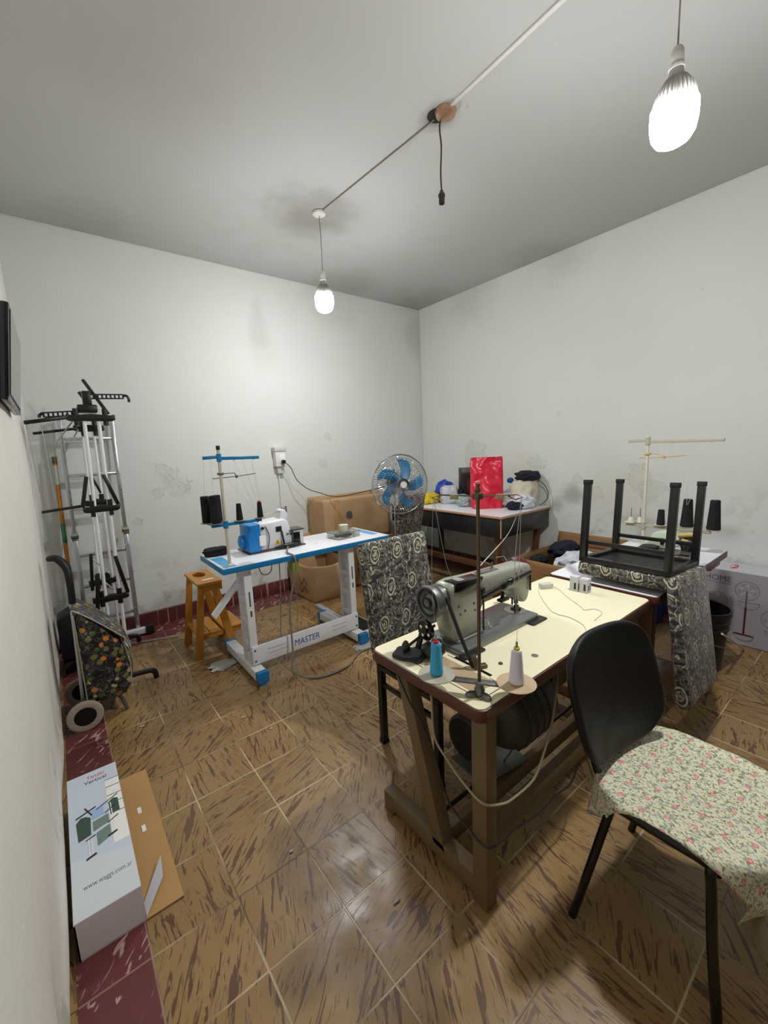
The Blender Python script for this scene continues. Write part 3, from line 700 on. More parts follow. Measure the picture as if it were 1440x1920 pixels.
b = B(); b.prism(rrect(0.99, 1.10, -1.17, -1.13, 0.008), (0, 0, 0.7457), X, Y, (0, 0, 0.006), 0.001); b.out('rest_pad', 'mach_dark', r)
B().bb(1.175, 1.235, -1.10, -1.05, 0.767, 0.805, 0.008).out('bobbin_box', 'clear_plastic', r, label='small clear plastic guard')
b = B(); b.tube([(1.27, -1.06, 0.99), (1.272, -1.06, 1.012), (1.25, -1.05, 1.022), (1.22, -1.04, 1.028)], 0.002, 6); b.cyl((1.28, -1.06, 0.99), (1.28, -1.06, 1.018), 0.003, seg=8); b.tube([(1.44, -1.02, 0.98), (1.44, -1.0, 1.0), (1.40, -0.99, 1.0)], 0.002, 6); b.lathe([(0, 0), (0.01, 0), (0.012, 0.01), (0, 0.012)], (1.475, -1.03, 0.98)); b.out('thread_guide', 'steel', r)
tag(B().lump((1.522, -1.02, 0.925), (0.07, 0.10, 0.12), 0.22, 2.2, 9, 4).out('pin_cushion', 'maroon'), 'maroon cloth pincushion tied behind the grey machine head', 'pincushion')
# thread stand beside the machine
r = thing('thread_stand', (0.865, -1.326, 0.7455), 'rusty two-spool thread stand at the front corner of the cream table', 'thread stand')
px, py = 0.865, -1.326; u = V((0.12, -0.175, 0)).normalized(); wv = V((u.y, -u.x, 0))
b = B().lathe([(0, 0), (0.014, 0), (0.016, 0.02), (0.012, 0.03), (0.011, 0.045), (0, 0.045)], (px, py, 0.7455))
for k in range(3):
    a = 0.5+k*2*PI/3; d = V((math.cos(a), math.sin(a), 0)); b.lump(V((px, py, 0.7505))+d*0.024, (0.040, 0.024, 0.022), 0.05, 1, k, 3, rot=Matrix.Rotation(a, 4, 'Z'), flat=0.7455)
b.out('base', 'dull_steel', r)
B().cyl((px, py, 0.75), (px, py, 1.378), 0.0052, seg=12).out('pole', 'rusty_steel', r)
P = V((px, py, 0.788))
B().bar(P-u*0.10, P+u*0.10, 0.024, 0.006, 0.001).out('spool_arm', 'dull_steel', r)
for s_, mt_, lb in ((-1, 'plate_grey', 'grey plate'), (1, 'plate_card', 'tan plate')):
    c = P+u*(s_*0.125)+V((-0.004, 0, 0.008)) if s_ < 0 else P+u*0.105+V((0.0, 0, 0.008))
    B().lathe([(0, 0), (0.052, 0), (0.056, 0.002), (0.056, 0.004), (0.05, 0.0035), (0, 0.003)], c, Z, 40).out('spool_plate', mt_, r, label=lb)
    B().cyl(c, c+Z*0.13, 0.0035, seg=8).out('spindle', 'steel', r)
b = B(); Q = V((px, py, 1.345))
b.tube([Q-u*0.105+V((0, 0, -0.012)), Q-u*0.13+V((0, 0, -0.004)), Q-u*0.10+V((0, 0, 0.004)), Q, Q+u*0.105+V((0, 0, 0.004)), Q+u*0.12+V((0, 0, -0.004)), Q+u*0.10+V((0, 0, -0.01)), Q+u*0.08+V((0, 0, 0.0))], 0.0022, 7); b.out('guide_arm', 'rusty_steel', r)
b = B(); b.box(Q, (0.022, 0.022, 0.018), None, 0.002); b.tube([Q+V((-0.012, 0, 0.018)), Q, Q+V((0.012, 0, 0.018))], 0.002, 6); b.cyl(Q, Q+Z*0.035, 0.0055, seg=10); b.out('clamp', 'rusty_steel', r)
b = B()
for s_ in (-0.065, 0.06): b.box(Q+u*s_+V((0, 0, -0.002)), (0.024, 0.006, 0.014), Matrix.Rotation(math.atan2(u.y, u.x), 4, 'Z'), 0.001)
b.out('tape_wrap', 'plate_card', r)
def cone(c, rb, rt, h, m_, label, group=None, cap=None, capm='red_plastic', tilt=0.0):
    c = V(c)
    r_ = thing('thread_cone', c, label, 'thread cone', group)
    pr_ = [(0, 0.0), (rb*0.9, 0.0), (rb, 0.004)]
    for k in range(1, 16): pr_.append((rb+(rt-rb)*k/16 + (0.0005 if k % 2 else -0.0003), 0.004+(h-0.008)*k/16))
    pr_ += [(rt, h-0.004), (rt*0.9, h), (0, h)]
    B().lathe(pr_, c, Z, 28).out('thread_winding', m_, r_)
    if cap: B().lathe([(rt*0.55, 0), (rt*0.62, 0.0), (rt*0.62, 0.007), (rt*0.45, 0.009), (rt*0.3, 0.004), (rt*0.3, 0)], c+Z*h, Z, 20).out('cone_core', capm, r_)
    B().lathe([(0, 0), (rb*0.85, 0), (rb*0.85, -0.003), (0, -0.003)], c, Z, 24).out('cone_foot', 'rusty_steel' if m_ != 'cone_white' else 'yellow_plastic', r_)
    return r_
c1 = P-u*0.125+V((-0.004, 0, 0.014)); c2 = P+u*0.105+V((0, 0, 0.014))
cone(c1, 0.0205, 0.0145, 0.098, 'cone_blue', 'sky blue thread cone with a red core on the grey spool plate', cap=1)
cone(c2, 0.0215, 0.0145, 0.10, 'cone_white', 'white thread cone with a yellow core on the tan spool plate', cap=1, capm='yellow_plastic')
tag(B().tube(cat([c1+Z*0.11, c1+V((0.01, 0.02, 0.3)), Q-u*0.125, ], 5), 0.0007, 4).tube(cat([Q-u*0.125, (0.95, -1.12, 1.10), (1.04, -1.07, 1.0)], 5), 0.0009, 4).out('sewing_thread', 'thread_blue'), 'pale blue thread running from the left guide arm down to the machine cover', 'thread')
tag(B().tube([c2+Z*0.11, Q+u*0.115], 0.0007, 4).tube(cat([Q+u*0.115, Q+u*0.10+V((0.0, 0.002, -0.2)), (0.968, -1.385, 0.95)], 4), 0.0009, 4).out('sewing_thread', 'thread'), 'white thread hanging between the right guide arm and the white cone', 'thread')

# ---------------------------------------------------------------- small things on the cream table
b = B(); b.lump((0.868, -1.012, 0.754), (0.115, 0.080, 0.017), 0.10, 2.5, 4, 4, 5.0, flat=0.7462, rot=Matrix.Rotation(-1.15, 4, 'Z')); b.lump((0.875, -1.035, 0.765), (0.055, 0.080, 0.010), 0.12, 2.5, 6, 4, 4.0, rot=Matrix.Rotation(-1.15, 4, 'Z'))
tag(b.out('fabric_pouch', 'dark_fabric'), 'dark grey folded fabric pouch at the left edge of the cream table', 'pouch')
for k, (bx, by, lb) in enumerate(((1.915, -1.085, 'left small white carton standing at the right end of the cream table'), (1.921, -1.130, 'right small white carton with blue marks at the end of the cream table'))):
    r = thing('small_box', (bx, by, 0.7455), lb, 'box', None)
    B().bb(bx-0.02, bx+0.02, by-0.02, by+0.02, 0.7455, 0.7455+0.075-0.004*k, 0.0015).out('carton', 'box_white', r)
    b = B(); b.bb(bx-0.0206, bx-0.0198, by-0.012, by-0.002, 0.757, 0.79); b.bb(bx-0.012, bx-0.004, by-0.0206, by-0.0198, 0.757, 0.785); b.out('printed_mark', 'ink', r)
    if k: 
        b = B()
        for q in range(3): b.bb(bx+0.002, bx+0.016, by-0.0207, by-0.0198, 0.762+0.012*q, 0.768+0.012*q)
        b.out('blue_stripe', 'blue_text', r)
r = thing('charger', (1.845, -0.965, 0.7455), 'white usb charger with its cable on the cream table', 'charger')
b = B(); b.box((1.845, -0.965, 0.7585), (0.062, 0.034, 0.026), Matrix.Rotation(-0.5, 4, 'Z'), 0.004); b.out('charger_body', 'socket_white', r)
b = B(); b.box((1.873, -0.9825, 0.7585), (0.006, 0.016, 0.012), Matrix.Rotation(-0.5, 4, 'Z')); b.out('usb_port', 'black_gloss', r)
zc = 0.7478
b = B(); b.tube(cat([(1.865, -0.985, 0.757), (1.87, -1.02, zc), (1.80, -1.10, zc), (1.73, -1.20, zc), (1.70, -1.235, zc), (1.74, -1.26, zc), (1.72, -1.30, zc), (1.62, -1.315, zc)], 7), 0.0017, 6)
b.tube(cat([(1.822, -0.955, 0.756), (1.78, -0.965, zc), (1.70, -1.03, zc), (1.60, -1.13, zc), (1.575, -1.18, zc), (1.58, -1.23, zc), (1.55, -1.30, zc), (1.50, -1.34, zc)], 7), 0.0017, 6)
b.out('usb_cable', 'cable_white', r)

# ================================================================ UPHOLSTERED CHAIRS (three)
def parson(label, group=None):
    r = thing('upholstered_chair', (0, 0, 0), label, 'chair', group)
    k = 0.016
    for sx in (-1, 1):
        for sy in (-1, 1):
            x, y = sx*0.195, sy*0.195
            lg = B().bb(x-k, x+k, y-k, y+k, 0.0, 0.42, 0.003).out('leg', 'black_metal', r)
            B().bb(x-k-0.002, x+k+0.002, y-k-0.002, y+k+0.002, -0.001, 0.022, 0.002).out('foot_cap', 'rubber', lg)
    for sx in (-1, 1): B().bb(sx*0.195-0.009, sx*0.195+0.009, -0.18, 0.18, 0.315, 0.335, 0.003).out('side_rail', 'black_metal', r)
    b = B()
    for sx in (-1, 1): b.bb(sx*0.195-0.016, sx*0.195+0.016, -0.211, 0.211, 0.405, 0.43, 0.002)
    for sy in (-1, 1): b.bb(-0.18, 0.18, sy*0.195-0.016, sy*0.195+0.016, 0.405, 0.43, 0.002)
    b.out('seat_frame', 'black_metal', r)
    B().bb(-0.18, 0.18, -0.18, 0.18, 0.423, 0.429).out('seat_base', 'black_plastic', r)
    B().bb(-0.215, 0.215, -0.215, 0.215, 0.43, 0.50, 0.018, 3).out('seat', 'printed', r, uv=True)
    b = B(); b.prism([(0.19, 0.43), (0.24, 0.43), (0.335, 1.0), (0.325, 1.02), (0.29, 1.025), (0.275, 1.01)], (-0.215, 0, 0), Y, Z, (0.43, 0, 0), 0.010)
    b.out('backrest', 'printed', r, uv=True)
    return r
c1_ = parson('upholstered chair with black and cream printed cover pushed in behind the sewing table')
c1_.location = (1.30, -0.715, 0)
c2_ = dup(c1_); tag(c2_, 'upholstered printed chair resting upside down on the white table, legs up', 'chair')
c2_.rotation_euler = (PI, 0.07, 0.0); c2_.location = (2.325, -1.225, 1.264)
c3_ = dup(c1_); tag(c3_, 'upholstered printed chair behind the fan beside the big corner table', 'chair')
c3_.location = (2.60, 1.245, 0); c3_.rotation_euler = (0, 0, PI+0.30)

# ================================================================ VISITOR CHAIR IN FRONT
r = thing('visitor_chair', (1.31, -1.74, 0), 'black plastic-backed chair in front with a floral cloth over its seat', 'chair')
CX, CY, CZ = 1.325, -1.745, 0.452
def back_pt(a, c):
    xx = (a-0.5)*2
    wid = 0.228*(1-0.20*abs(2*c-1.0)**4.0-0.05*(1-c))
    x_ = 1.288+xx*wid
    z_ = 0.482+c*0.400-0.040*c*abs(xx)**4+0.05*(1-c)**2*abs(xx)**4
    y_ = -1.565+0.085*c**1.2-0.14*(x_-1.31)-0.030*xx*xx
    return (x_, y_, z_)
b = B(); b.grid(back_pt, 26, 22)
b.out('backrest', 'black_plastic', r, solid=0.024, ang=180, sub=1)
tr_ = 0.0125
for sx in (-1, 1):
    xb = CX-0.03+sx*0.17
    lg = B().tube(cat([(CX+sx*0.225-0.04, -1.53, 0.0), (CX+sx*0.215-0.03, -1.57, 0.20), (CX+sx*0.20-0.015, -1.61, 0.415)], 6), tr_, 12).out('leg', 'black_gloss', r)
    B().tube(cat([(CX+sx*0.225-0.04, -1.95+0.05, 0.0), (CX+sx*0.215-0.03, -1.87, 0.22), (CX+sx*0.205-0.02, -1.85, 0.40), (CX+sx*0.20-0.015, -1.83, 0.425), (CX+sx*0.20-0.015, -1.61, 0.425)], 7), tr_, 12).out('leg', 'black_gloss', r)
    B().tube(cat([(CX-0.01+sx*0.15, -1.62, 0.425), (CX-0.01+sx*0.155, -1.575, 0.432), (CX-0.01+sx*0.155, -1.545, 0.47), (CX-0.015+sx*0.15, -1.52, 0.56)], 5), 0.012, 10).out('back_support', 'black_gloss', r)
b = B(); b.tube([(CX-0.21, -1.86, 0.405), (CX+0.18, -1.86, 0.405)], 0.009, 10); b.tube([(CX-0.20, -1.62, 0.42), (CX+0.18, -1.62, 0.42)], 0.009, 10); b.out('crossbar', 'black_gloss', r)
def seat_out(a, k=1.0):
    # rounded square outline
    ca, sa = math.cos(a), math.sin(a); q = (abs(ca)**3.4+abs(sa)**3.4)**(-1/3.4)
    return ca*q*0.232*k, sa*q*0.215*k
b = B(); nf = 0
prof = [(0.0, -0.034), (0.90, -0.034), (0.985, -0.022), (1.0, -0.008), (0.98, 0.004), (0.92, 0.010), (0.6, 0.012), (0.0, 0.010)]
rings = []
for k_, h_ in prof:
    if k_ == 0: rings.append([b.bm.verts.new((CX-0.01, CY, CZ+h_))])
    else: rings.append([b.bm.verts.new((CX-0.01+seat_out(2*PI*i/48, k_)[0], CY+seat_out(2*PI*i/48, k_)[1], CZ+h_)) for i in range(48)])
for A_, B_ in zip(rings, rings[1:]):
    for i in range(48):
        j = (i+1) % 48
        if len(A_) == 1: b.bm.faces.new((A_[0], B_[i], B_[j]))
        elif len(B_) == 1: b.bm.faces.new((A_[i], A_[j], B_[0]))
        else: b.bm.faces.new((A_[i], A_[j], B_[j], B_[i]))
b.out('seat', 'black_gloss', r)
def cloth(a, c):
    sx_, sy_ = 0.62, 0.60
    x0 = (a-0.5)*sx_; y0 = (c-0.5)*sy_ - 0.015
    if x0 < 0: x0 *= 0.765+0.38*abs(2*c-0.95)**2.4
    if y0 < 0: y0 *= 0.92+0.16*abs(2*a-1)**2
    x0 += 0.010*noise.noise(V((c*4, 1, 0))); y0 += 0.012*noise.noise(V((a*4, 5, 0)))
    rr = math.hypot(x0, y0)
    rho = ((abs(x0)/0.236)**3.4+(abs(y0)/0.219)**3.4)**(1/3.4)
    if rho <= 1.0:
        z_ = 0.0185+0.003*noise.noise(V((x0*9, y0*9, 3)))-0.005*rho**6
        return (CX-0.01+x0, CY+y0, CZ+z_)
    rb = rr/rho; e = rr-rb; ux, uy = x0/rr, y0/rr; an = math.atan2(y0, x0)
    wv_ = math.sin(an*9+1.0)
    outw = 0.25*min(e, 0.03)+0.10*e+0.014*wv_*min(1, e/0.05)
    drop = e*0.95
    if y0 > 0.12: outw *= 0.3
    if e > 0.10: outw += (e-0.10)*0.5*(1 if wv_ > 0 else -1)
    return (CX-0.01+ux*(rb+outw), CY+uy*(rb+outw), CZ+0.0135-drop)
b = B(); b.grid(cloth, 60, 60)
L = b.bm.loops.layers.uv.new('UVMap'); b.bm.verts.index_update()
o = None
me_pts = [(v.index) for v in b.bm.verts]
for f in b.bm.faces:
    for lp in f.loops:
        i, j = divmod(lp.vert.index, 61); lp[L].uv = (i/60*0.60, j/60*0.56)
fc = b.out('seat_cloth', 'floral', solid=0.0025, ang=180)
tag(fc, 'cream cloth with small pink roses draped over the front chair seat', 'cloth')

# ================================================================ WHITE AND BLUE TABLE (overlock station)
r = thing('overlock_table', (1.3, 0.7, 0), 'white sewing table with bright blue edge and white metal stand', 'table')
b = B(); b.bb(0.68, 1.99, 0.47, 0.97, 0.762, 0.798, 0.003); b.out('tabletop', 'blue_edge', r, label='blue table edge')
B().bb(0.684, 1.986, 0.474, 0.966, 0.797, 0.8, 0.001).out('laminate', 'white_lam', r, label='white laminate surface')
B().bb(0.70, 0.775, 0.49, 0.80, 0.80, 0.8006).out('sticker', 'blue_sticker', r)
B().bb(1.90, 1.96, 0.58, 0.93, 0.80, 0.8006).out('sticker', 'blue_sticker', r)
for x0 in (0.822, 1.628):
    b = B(); b.bb(x0, x0+0.05, 0.53, 0.56, 0.08, 0.762, 0.003); b.bb(x0, x0+0.05, 0.65, 0.68, 0.08, 0.762, 0.003)
    for z0, z1 in ((0.08, 0.15), (0.20, 0.24), (0.36, 0.41), (0.52, 0.56), (0.70, 0.762)): b.bb(x0+0.004, x0+0.046, 0.56, 0.65, z0, z1, 0.001)
    b.bb(x0+0.03, x0+0.036, 0.555, 0.655, 0.08, 0.762)
    lg = b.out('leg', 'white_paint', r)
    b = B(); b.bb(x0+0.02, x0+0.03, 0.5285, 0.5305, 0.50, 0.60); b.bb(x0+0.02, x0+0.032, 0.528, 0.5305, 0.43, 0.47); b.out('height_slot', 'grey_ink', lg)
    B().bb(x0-0.012, x0+0.058, 0.43, 1.04, 0.022, 0.085, 0.004).out('foot_bar', 'white_paint', r)
    for y0, y1 in ((0.40, 0.445), (1.03, 1.065)):
        B().bb(x0-0.016, x0+0.062, y0, y1, 0.016, 0.09, 0.006).out('foot_cap', 'blue_cap', r, label='blue plastic end cap')
        B().lathe([(0, 0), (0.022, 0), (0.018, 0.012), (0.006, 0.016), (0, 0.016)], (x0+0.023, (y0+y1)/2, 0.0)).out('foot_pad', 'blue_cap', r)
    B().bb(x0-0.03, x0+0.08, 0.50, 0.92, 0.752, 0.762, 0.001).out('top_bracket', 'white_paint', r)
bm_ = B().bb(0.826, 1.674, 0.512, 0.53, 0.10, 0.225, 0.004).out('crossbeam', 'white_paint', r)
b = B()
for xx in (0.842, 1.655):
    for zz in (0.125, 0.20): b.cyl((xx, 0.513, zz), (xx, 0.506, zz), 0.007, seg=6)
b.out('bolt', 'dull_steel', bm_)
b = B()
for xa, xb in ((0.93, 1.07), (1.43, 1.57)):
    for zz in (0.15, 0.18): b.bb(xa, xb, 0.5105, 0.513, zz, zz+0.004, 0.001)
b.out('embossed_line', 'print_grey', bm_)
text('lettering', 'MASTER', (1.125, 0.5115, 0.135), X, Z, 0.20, 'blue_text', bm_, height=0.045, shear=0.15)
b = B(); b.prism([(0.0, 0.0), (0.085, 0.0), (0.085, 0.012), (0.08, 0.012), (0.08, 0.004), (0.005, 0.004), (0.005, 0.012), (0, 0.012)], (0.66, 0.66, 0.43), Y, V((-0.6, 0, 0.8)), (0.30, 0, 0.32)); b.out('scrap_chute', 'white_paint', r, label='white metal scrap chute under the table')
b = B(); b.bb(1.14, 1.20, 0.50, 0.55, 0.665, 0.755, 0.006); b.out('switch_box', 'olive', r, label='olive switch box under the tabletop')
tag(B().bar((1.776, 1.36, 0.017), (1.745, 0.38, 0.017), 0.05, 0.03, 0.003).out('floor_bar', 'print_grey'), 'grey-white flat metal bar lying on the floor by the cartons', 'bar')
b = B(); b.bb(1.70, 1.87, 0.50, 0.80, 0.045, 0.055, 0.003); b.bb(1.70, 1.87, 0.50, 0.51, 0.0, 0.05, 0.002); b.bb(1.70, 1.87, 0.79, 0.80, 0.0, 0.05, 0.002); rr_ = b.out('foot_pedal', 'white_paint'); tag(rr_, 'white foot pedal with black pad behind the right table leg', 'pedal')
B().bb(1.715, 1.855, 0.52, 0.78, 0.055, 0.061, 0.002).out('rubber_pad', 'rubber', rr_)
for (xx, yy, lb) in ((1.66, 0.395, 'crumpled white paper pad under the right table foot'), (0.72, 0.86, 'folded white paper under the left rear table foot')):
    b = B().lump((xx, yy, 0.004), (0.17, 0.13, 0.016), 0.5, 2.5, int(xx*10), 3, flat=0.0025); tag(b.out('paper_scrap', 'dirt_pad'), lb, 'paper')
# overlock machine 1
r = thing('overlock_machine', (1.09, 0.80, 0.80), 'white and blue overlock sewing machine on the blue-edged table', 'sewing machine')
B().bb(0.93, 1.36, 0.69, 0.93, 0.80, 0.808, 0.001).out('bed_plate', 'rusty_steel', r)
b = B(); b.prism(rrect(0.935, 1.025, 0.808, 1.005, 0.012), (0, 0.70, 0), X, Z, (0, 0.16, 0), 0.006); b.out('belt_cover', 'blue_mach', r, label='bright blue belt cover')
B().lathe([(0, 0), (0.035, 0), (0.05, 0.008), (0.05, 0.03), (0, 0.03)], (0.905, 0.80, 0.875), X, 30).out('handwheel', 'blue_mach', r)
b = B(); b.prism([(1.02, 0.808), (1.27, 0.808), (1.27, 0.90), (1.245, 0.99), (1.22, 1.01), (1.035, 1.0), (1.02, 0.97)], (0, 0.72, 0), X, Z, (0, 0.17, 0), 0.010); b.out('machine_body', 'white_paint', r, ang=45)
b = B(); b.prism([(1.20, 0.90), (1.26, 0.90), (1.27, 1.04), (1.25, 1.075), (1.22, 1.07), (1.20, 1.0)], (0, 0.77, 0), X, Z, (0, 0.09, 0), 0.008); b.out('upper_arm', 'white_paint', r)
b = B(); b.prism([(1.13, 0.835), (1.175, 0.835), (1.1525, 0.875)], (0, 0.7185, 0), X, Z, (0, 0.001, 0)); wl = b.out('warning_label', 'warn_yellow', r)
B().bb(1.15, 1.155, 0.7178, 0.7186, 0.842, 0.862).out('warning_mark', 'ink', wl)
b = B(); b.bb(1.145, 1.19, 0.712, 0.722, 0.925, 0.965, 0.006); b.bar((1.185, 0.712, 0.93), (1.19, 0.69, 0.83), 0.012, 0.01, 0.002); b.lump((1.22, 0.685, 0.822), (0.20, 0.04, 0.03), 0.2, 2, 4, 3, flat=0.80); b.out('black_lever', 'black_metal', r)
b = B(); b.cyl((1.045, 0.715, 0.97), (1.045, 0.700, 0.97), 0.010, seg=14); b.cyl((1.23, 0.715, 0.90), (1.23, 0.70, 0.90), 0.006, seg=10); b.cyl((1.255, 0.715, 0.895), (1.255, 0.70, 0.895), 0.006, seg=10); b.out('knob', 'mach_dark', r)
b = B(); b.bb(1.275, 1.35, 0.70, 0.80, 0.808, 0.92, 0.004); b.out('cloth_plate_box', 'box_white', r)
b = B(); b.bb(1.268, 1.32, 0.693, 0.705, 0.812, 0.905, 0.002); b.bb(1.25, 1.36, 0.69, 0.82, 0.92, 0.926, 0.002); b.out('black_cover', 'black_gloss', r)
b = B(); b.tube(cat([(1.06, 0.735, 0.99), (1.075, 0.71, 0.96), (1.085, 0.70, 0.90), (1.07, 0.70, 0.82)], 6), 0.004, 6); b.tube([(1.05, 0.80, 1.03), (1.06, 0.79, 1.045), (1.20, 0.79, 1.06), (1.25, 0.80, 1.05)], 0.003, 6); b.bb(1.045, 1.055, 0.795, 0.805, 1.0, 1.035); b.bb(1.275, 1.285, 0.81, 0.82, 1.04, 1.09); b.out('guide_rod', 'dull_steel', r)
B().lathe([(0, 0), (0.018, 0), (0.016, 0.012), (0, 0.014)], (1.255, 0.80, 1.07)).out('tension_knob', 'chrome', r)
b = B().bb(1.01, 1.055, 0.69, 0.701, 0.85, 0.92, 0.002); b.out('plate_sticker', 'print_window', r)
# thread stand 1
def stand(root_loc, zt, shelf_z, arm_z, mid_z, mcol, parm, pm, label, d, la, lb, plates, group=None):
    r_ = thing('thread_stand', root_loc, label, 'thread stand', group); bx, by, bz = root_loc; d = V(d)
    B().lathe([(0, 0), (0.022, 0), (0.02, 0.006), (0.012, 0.01), (0, 0.01)], root_loc).out('base', mcol, r_)
    B().cyl((bx, by, bz), (bx, by, zt-0.02), 0.0095, seg=14).out('pole', mcol, r_)
    B().cyl((bx, by, zt-0.025), (bx, by, zt), 0.0115, seg=14).out('pole_cap', 'rubber' if pm else mcol, r_)
    c = V((bx, by, arm_z)); nn = V((-d.y, d.x, 0))
    b_ = B(); b_.bar(c+d*0.01+Z*0.0, c+d*lb-Z*0.004, 0.012, 0.020, 0.002); b_.bar(c-d*0.01+Z*0.01, c-d*la+Z*0.006, 0.012, 0.020, 0.002); b_.cyl(c-Z*0.02, c+Z*0.028, 0.015, seg=16)
    for t in range(2): b_.torus(c+d*(lb*(0.35+0.5*t))-Z*0.013, nn, 0.004, 0.0012, 10, 4)
    b_.out('guide_arm', parm, r_)
    c = V((bx, by, mid_z)); b_ = B(); b_.box(c, (0.035, 0.03, 0.014), Matrix.Rotation(math.atan2(d.y, d.x), 4, 'Z'), 0.003)
    b_.tube([c, c+d*0.085, c+d*0.095-Z*0.022], 0.0032, 6); b_.tube([c-d*0.05-Z*0.026, c+d*0.10-Z*0.022, c+d*0.22-Z*0.012], 0.003, 6); b_.lathe([(0, 0), (0.008, 0), (0.008, 0.018), (0, 0.018)], c+d*0.096-Z*0.032)
    b_.out('tension_bar', 'dull_steel' if pm else 'amber', r_)
    c = V((bx, by, shelf_z)); b_ = B(); b_.bar(c, c+d*(lb*0.92), 0.02, 0.018, 0.002); b_.bar(c, c-d*la*0.9, 0.02, 0.018, 0.002); b_.cyl(c-Z*0.022, c+Z*0.022, 0.016, seg=16); b_.out('shelf_arm', parm, r_)
    for p_ in plates:
        q_ = c+d*p_[0]+nn*p_[1]+Z*0.012
        if abs(p_[1]) > 0.02: B().bar(c+d*(p_[0]*0.7), q_-Z*0.004, 0.012, 0.004).out('plate_bracket', parm, r_)
        B().lathe([(0, 0), (0.036, 0), (0.040, 0.003), (0.040, 0.005), (0.034, 0.003), (0, 0.003)], q_, Z, 30).out('spool_plate', 'plate_grey' if pm else 'ivory', r_)
        B().cyl(q_, q_+Z*0.10, 0.0025, seg=6).out('spindle', 'steel', r_)
    return r_, c, nn
r, c, nn = stand((0.748, 0.545, 0.80), 1.545, 1.060, 1.468, 1.375, 'ivory', 'blue_edge', True, 'thread stand with blue arms on the blue-edged table', X, 0.095, 0.25, [(-0.09, 0.07), (-0.055, 0.0), (-0.02, 0.07), (0.09, 0.0), (0.225, 0.0)])
for (dx, dy, rb, rt, h_, lb) in ((-0.09, 0.07, 0.027, 0.025, 0.165, 'tall black thread cone farthest left on the blue-armed stand'), (-0.055, 0.0, 0.031, 0.027, 0.17, 'tall black thread cone nearest the pole of the blue-armed stand'), (-0.02, 0.07, 0.027, 0.024, 0.165, 'tall black thread cone just behind the pole of the blue-armed stand')):
    cone(c+V((dx, dy, 0.017)), rb, rt, h_, 'cone_black', lb, 'black thread cones on the blue-armed stand')
cone(c+V((0.09, 0, 0.017)), 0.021, 0.014, 0.105, 'cone_black', 'short black cone on the middle plate of the blue-armed stand', 'black thread cones on the blue-armed stand')
cone(c+V((0.225, 0, 0.017)), 0.020, 0.013, 0.10, 'cone_black', 'short black cone with a red core at the right end of the blue-armed stand', 'black thread cones on the blue-armed stand', cap=1)
b = B()
for a_, q_ in (((-0.09, 0.07, 0.18), (-0.09, 0, 0.40)), ((-0.055, 0, 0.19), (-0.05, 0, 0.40)), ((0.09, 0, 0.12), (0.09, 0, 0.395)), ((0.225, 0, 0.12), (0.20, 0, 0.395)), ((0.29, 0.22, 0.0), (0.09, 0, 0.395)), ((0.34, 0.22, 0.0), (0.20, 0, 0.395)), ((0.30, 0.22, 0.0), (-0.05, 0, 0.40)), ((0.32, 0.22, 0), (0.14, 0, 0.395))):
    b.tube([c+V(a_), c+V(q_)], 0.0007, 4)
tag(b.out('sewing_thread', 'thread'), 'white threads strung from the black cones up to the blue guide arm', 'thread')
# things on the table
b = B().lump((0.765, 0.885, 0.825), (0.15, 0.10, 0.06), 0.2, 2.2, 4, 4, 3.5, flat=0.801); tag(b.out('fabric_roll', 'black_fabric'), 'small rolled black fabric at the left end of the blue-edged table', 'fabric')
r = thing('parts_box', (1.70, 0.70, 0.80), 'clear plastic parts box on the blue-edged table', 'box')
b = B(); R_ = Matrix.Rotation(0.12, 4, 'Z'); b.box((1.70, 0.695, 0.822), (0.22, 0.15, 0.042), R_, 0.004); b.out('box_body', 'clear_plastic', r, solid=0)
b = B(); b.box((1.70, 0.695, 0.8455), (0.226, 0.156, 0.006), R_, 0.002); b.out('lid', 'clear_plastic', r)
b = B(); b.lump((1.70, 0.69, 0.818), (0.12, 0.09, 0.028), 0.3, 4, 3, 3); b.out('parts_inside', 'dark_fabric', r)
r = thing('tape_roll', (1.70, 0.69, 0.849), 'white cylindrical roll standing on the clear parts box', 'roll')
B().lathe([(0, 0), (0.036, 0), (0.037, 0.012), (0.037, 0.024), (0.0365, 0.025), (0.037, 0.027), (0.037, 0.05), (0.035, 0.052), (0, 0.052)], (1.70, 0.69, 0.849), Z, 32).out('roll_body', 'cream_cloth', r)
tag(B().lathe([(0, 0), (0.014, 0), (0.013, 0.004), (0, 0.005)], (1.44, 0.66, 0.80)).out('table_plug', 'white_paint'), 'small round white plug set in the blue-edged tabletop', 'plug')
# cable from machine to floor
tag(B().tube(cat([(1.20, 0.66, 0.815), (1.13, 0.52, 0.812), (1.15, 0.465, 0.79), (1.155, 0.462, 0.70), (1.10, 0.48, 0.45), (1.085, 0.46, 0.15), (1.06, 0.40, 0.012), (1.14, 0.24, 0.008), (1.36, 0.22, 0.008), (1.55, 0.33, 0.008), (1.75, 0.31, 0.008)], 8), 0.0065, 8).out('power_cable', 'cable_grey'), 'grey power cable falling from the blue-edged table and looping on the floor', 'cable')
b = B(); b.tube(cat([(1.10, 0.60, 0.76), (1.09, 0.60, 0.50), (1.07, 0.60, 0.25), (1.08, 0.6, 0.02)], 5), 0.0035, 5); b.tube(cat([(1.19, 0.58, 0.61), (1.20, 0.58, 0.45), (1.19, 0.58, 0.2), (1.22, 0.6, 0.02)], 5), 0.0025, 5); tag(b.out('pedal_chain', 'cable_grey'), 'thin pedal chains hanging under the blue-edged table', 'chain')
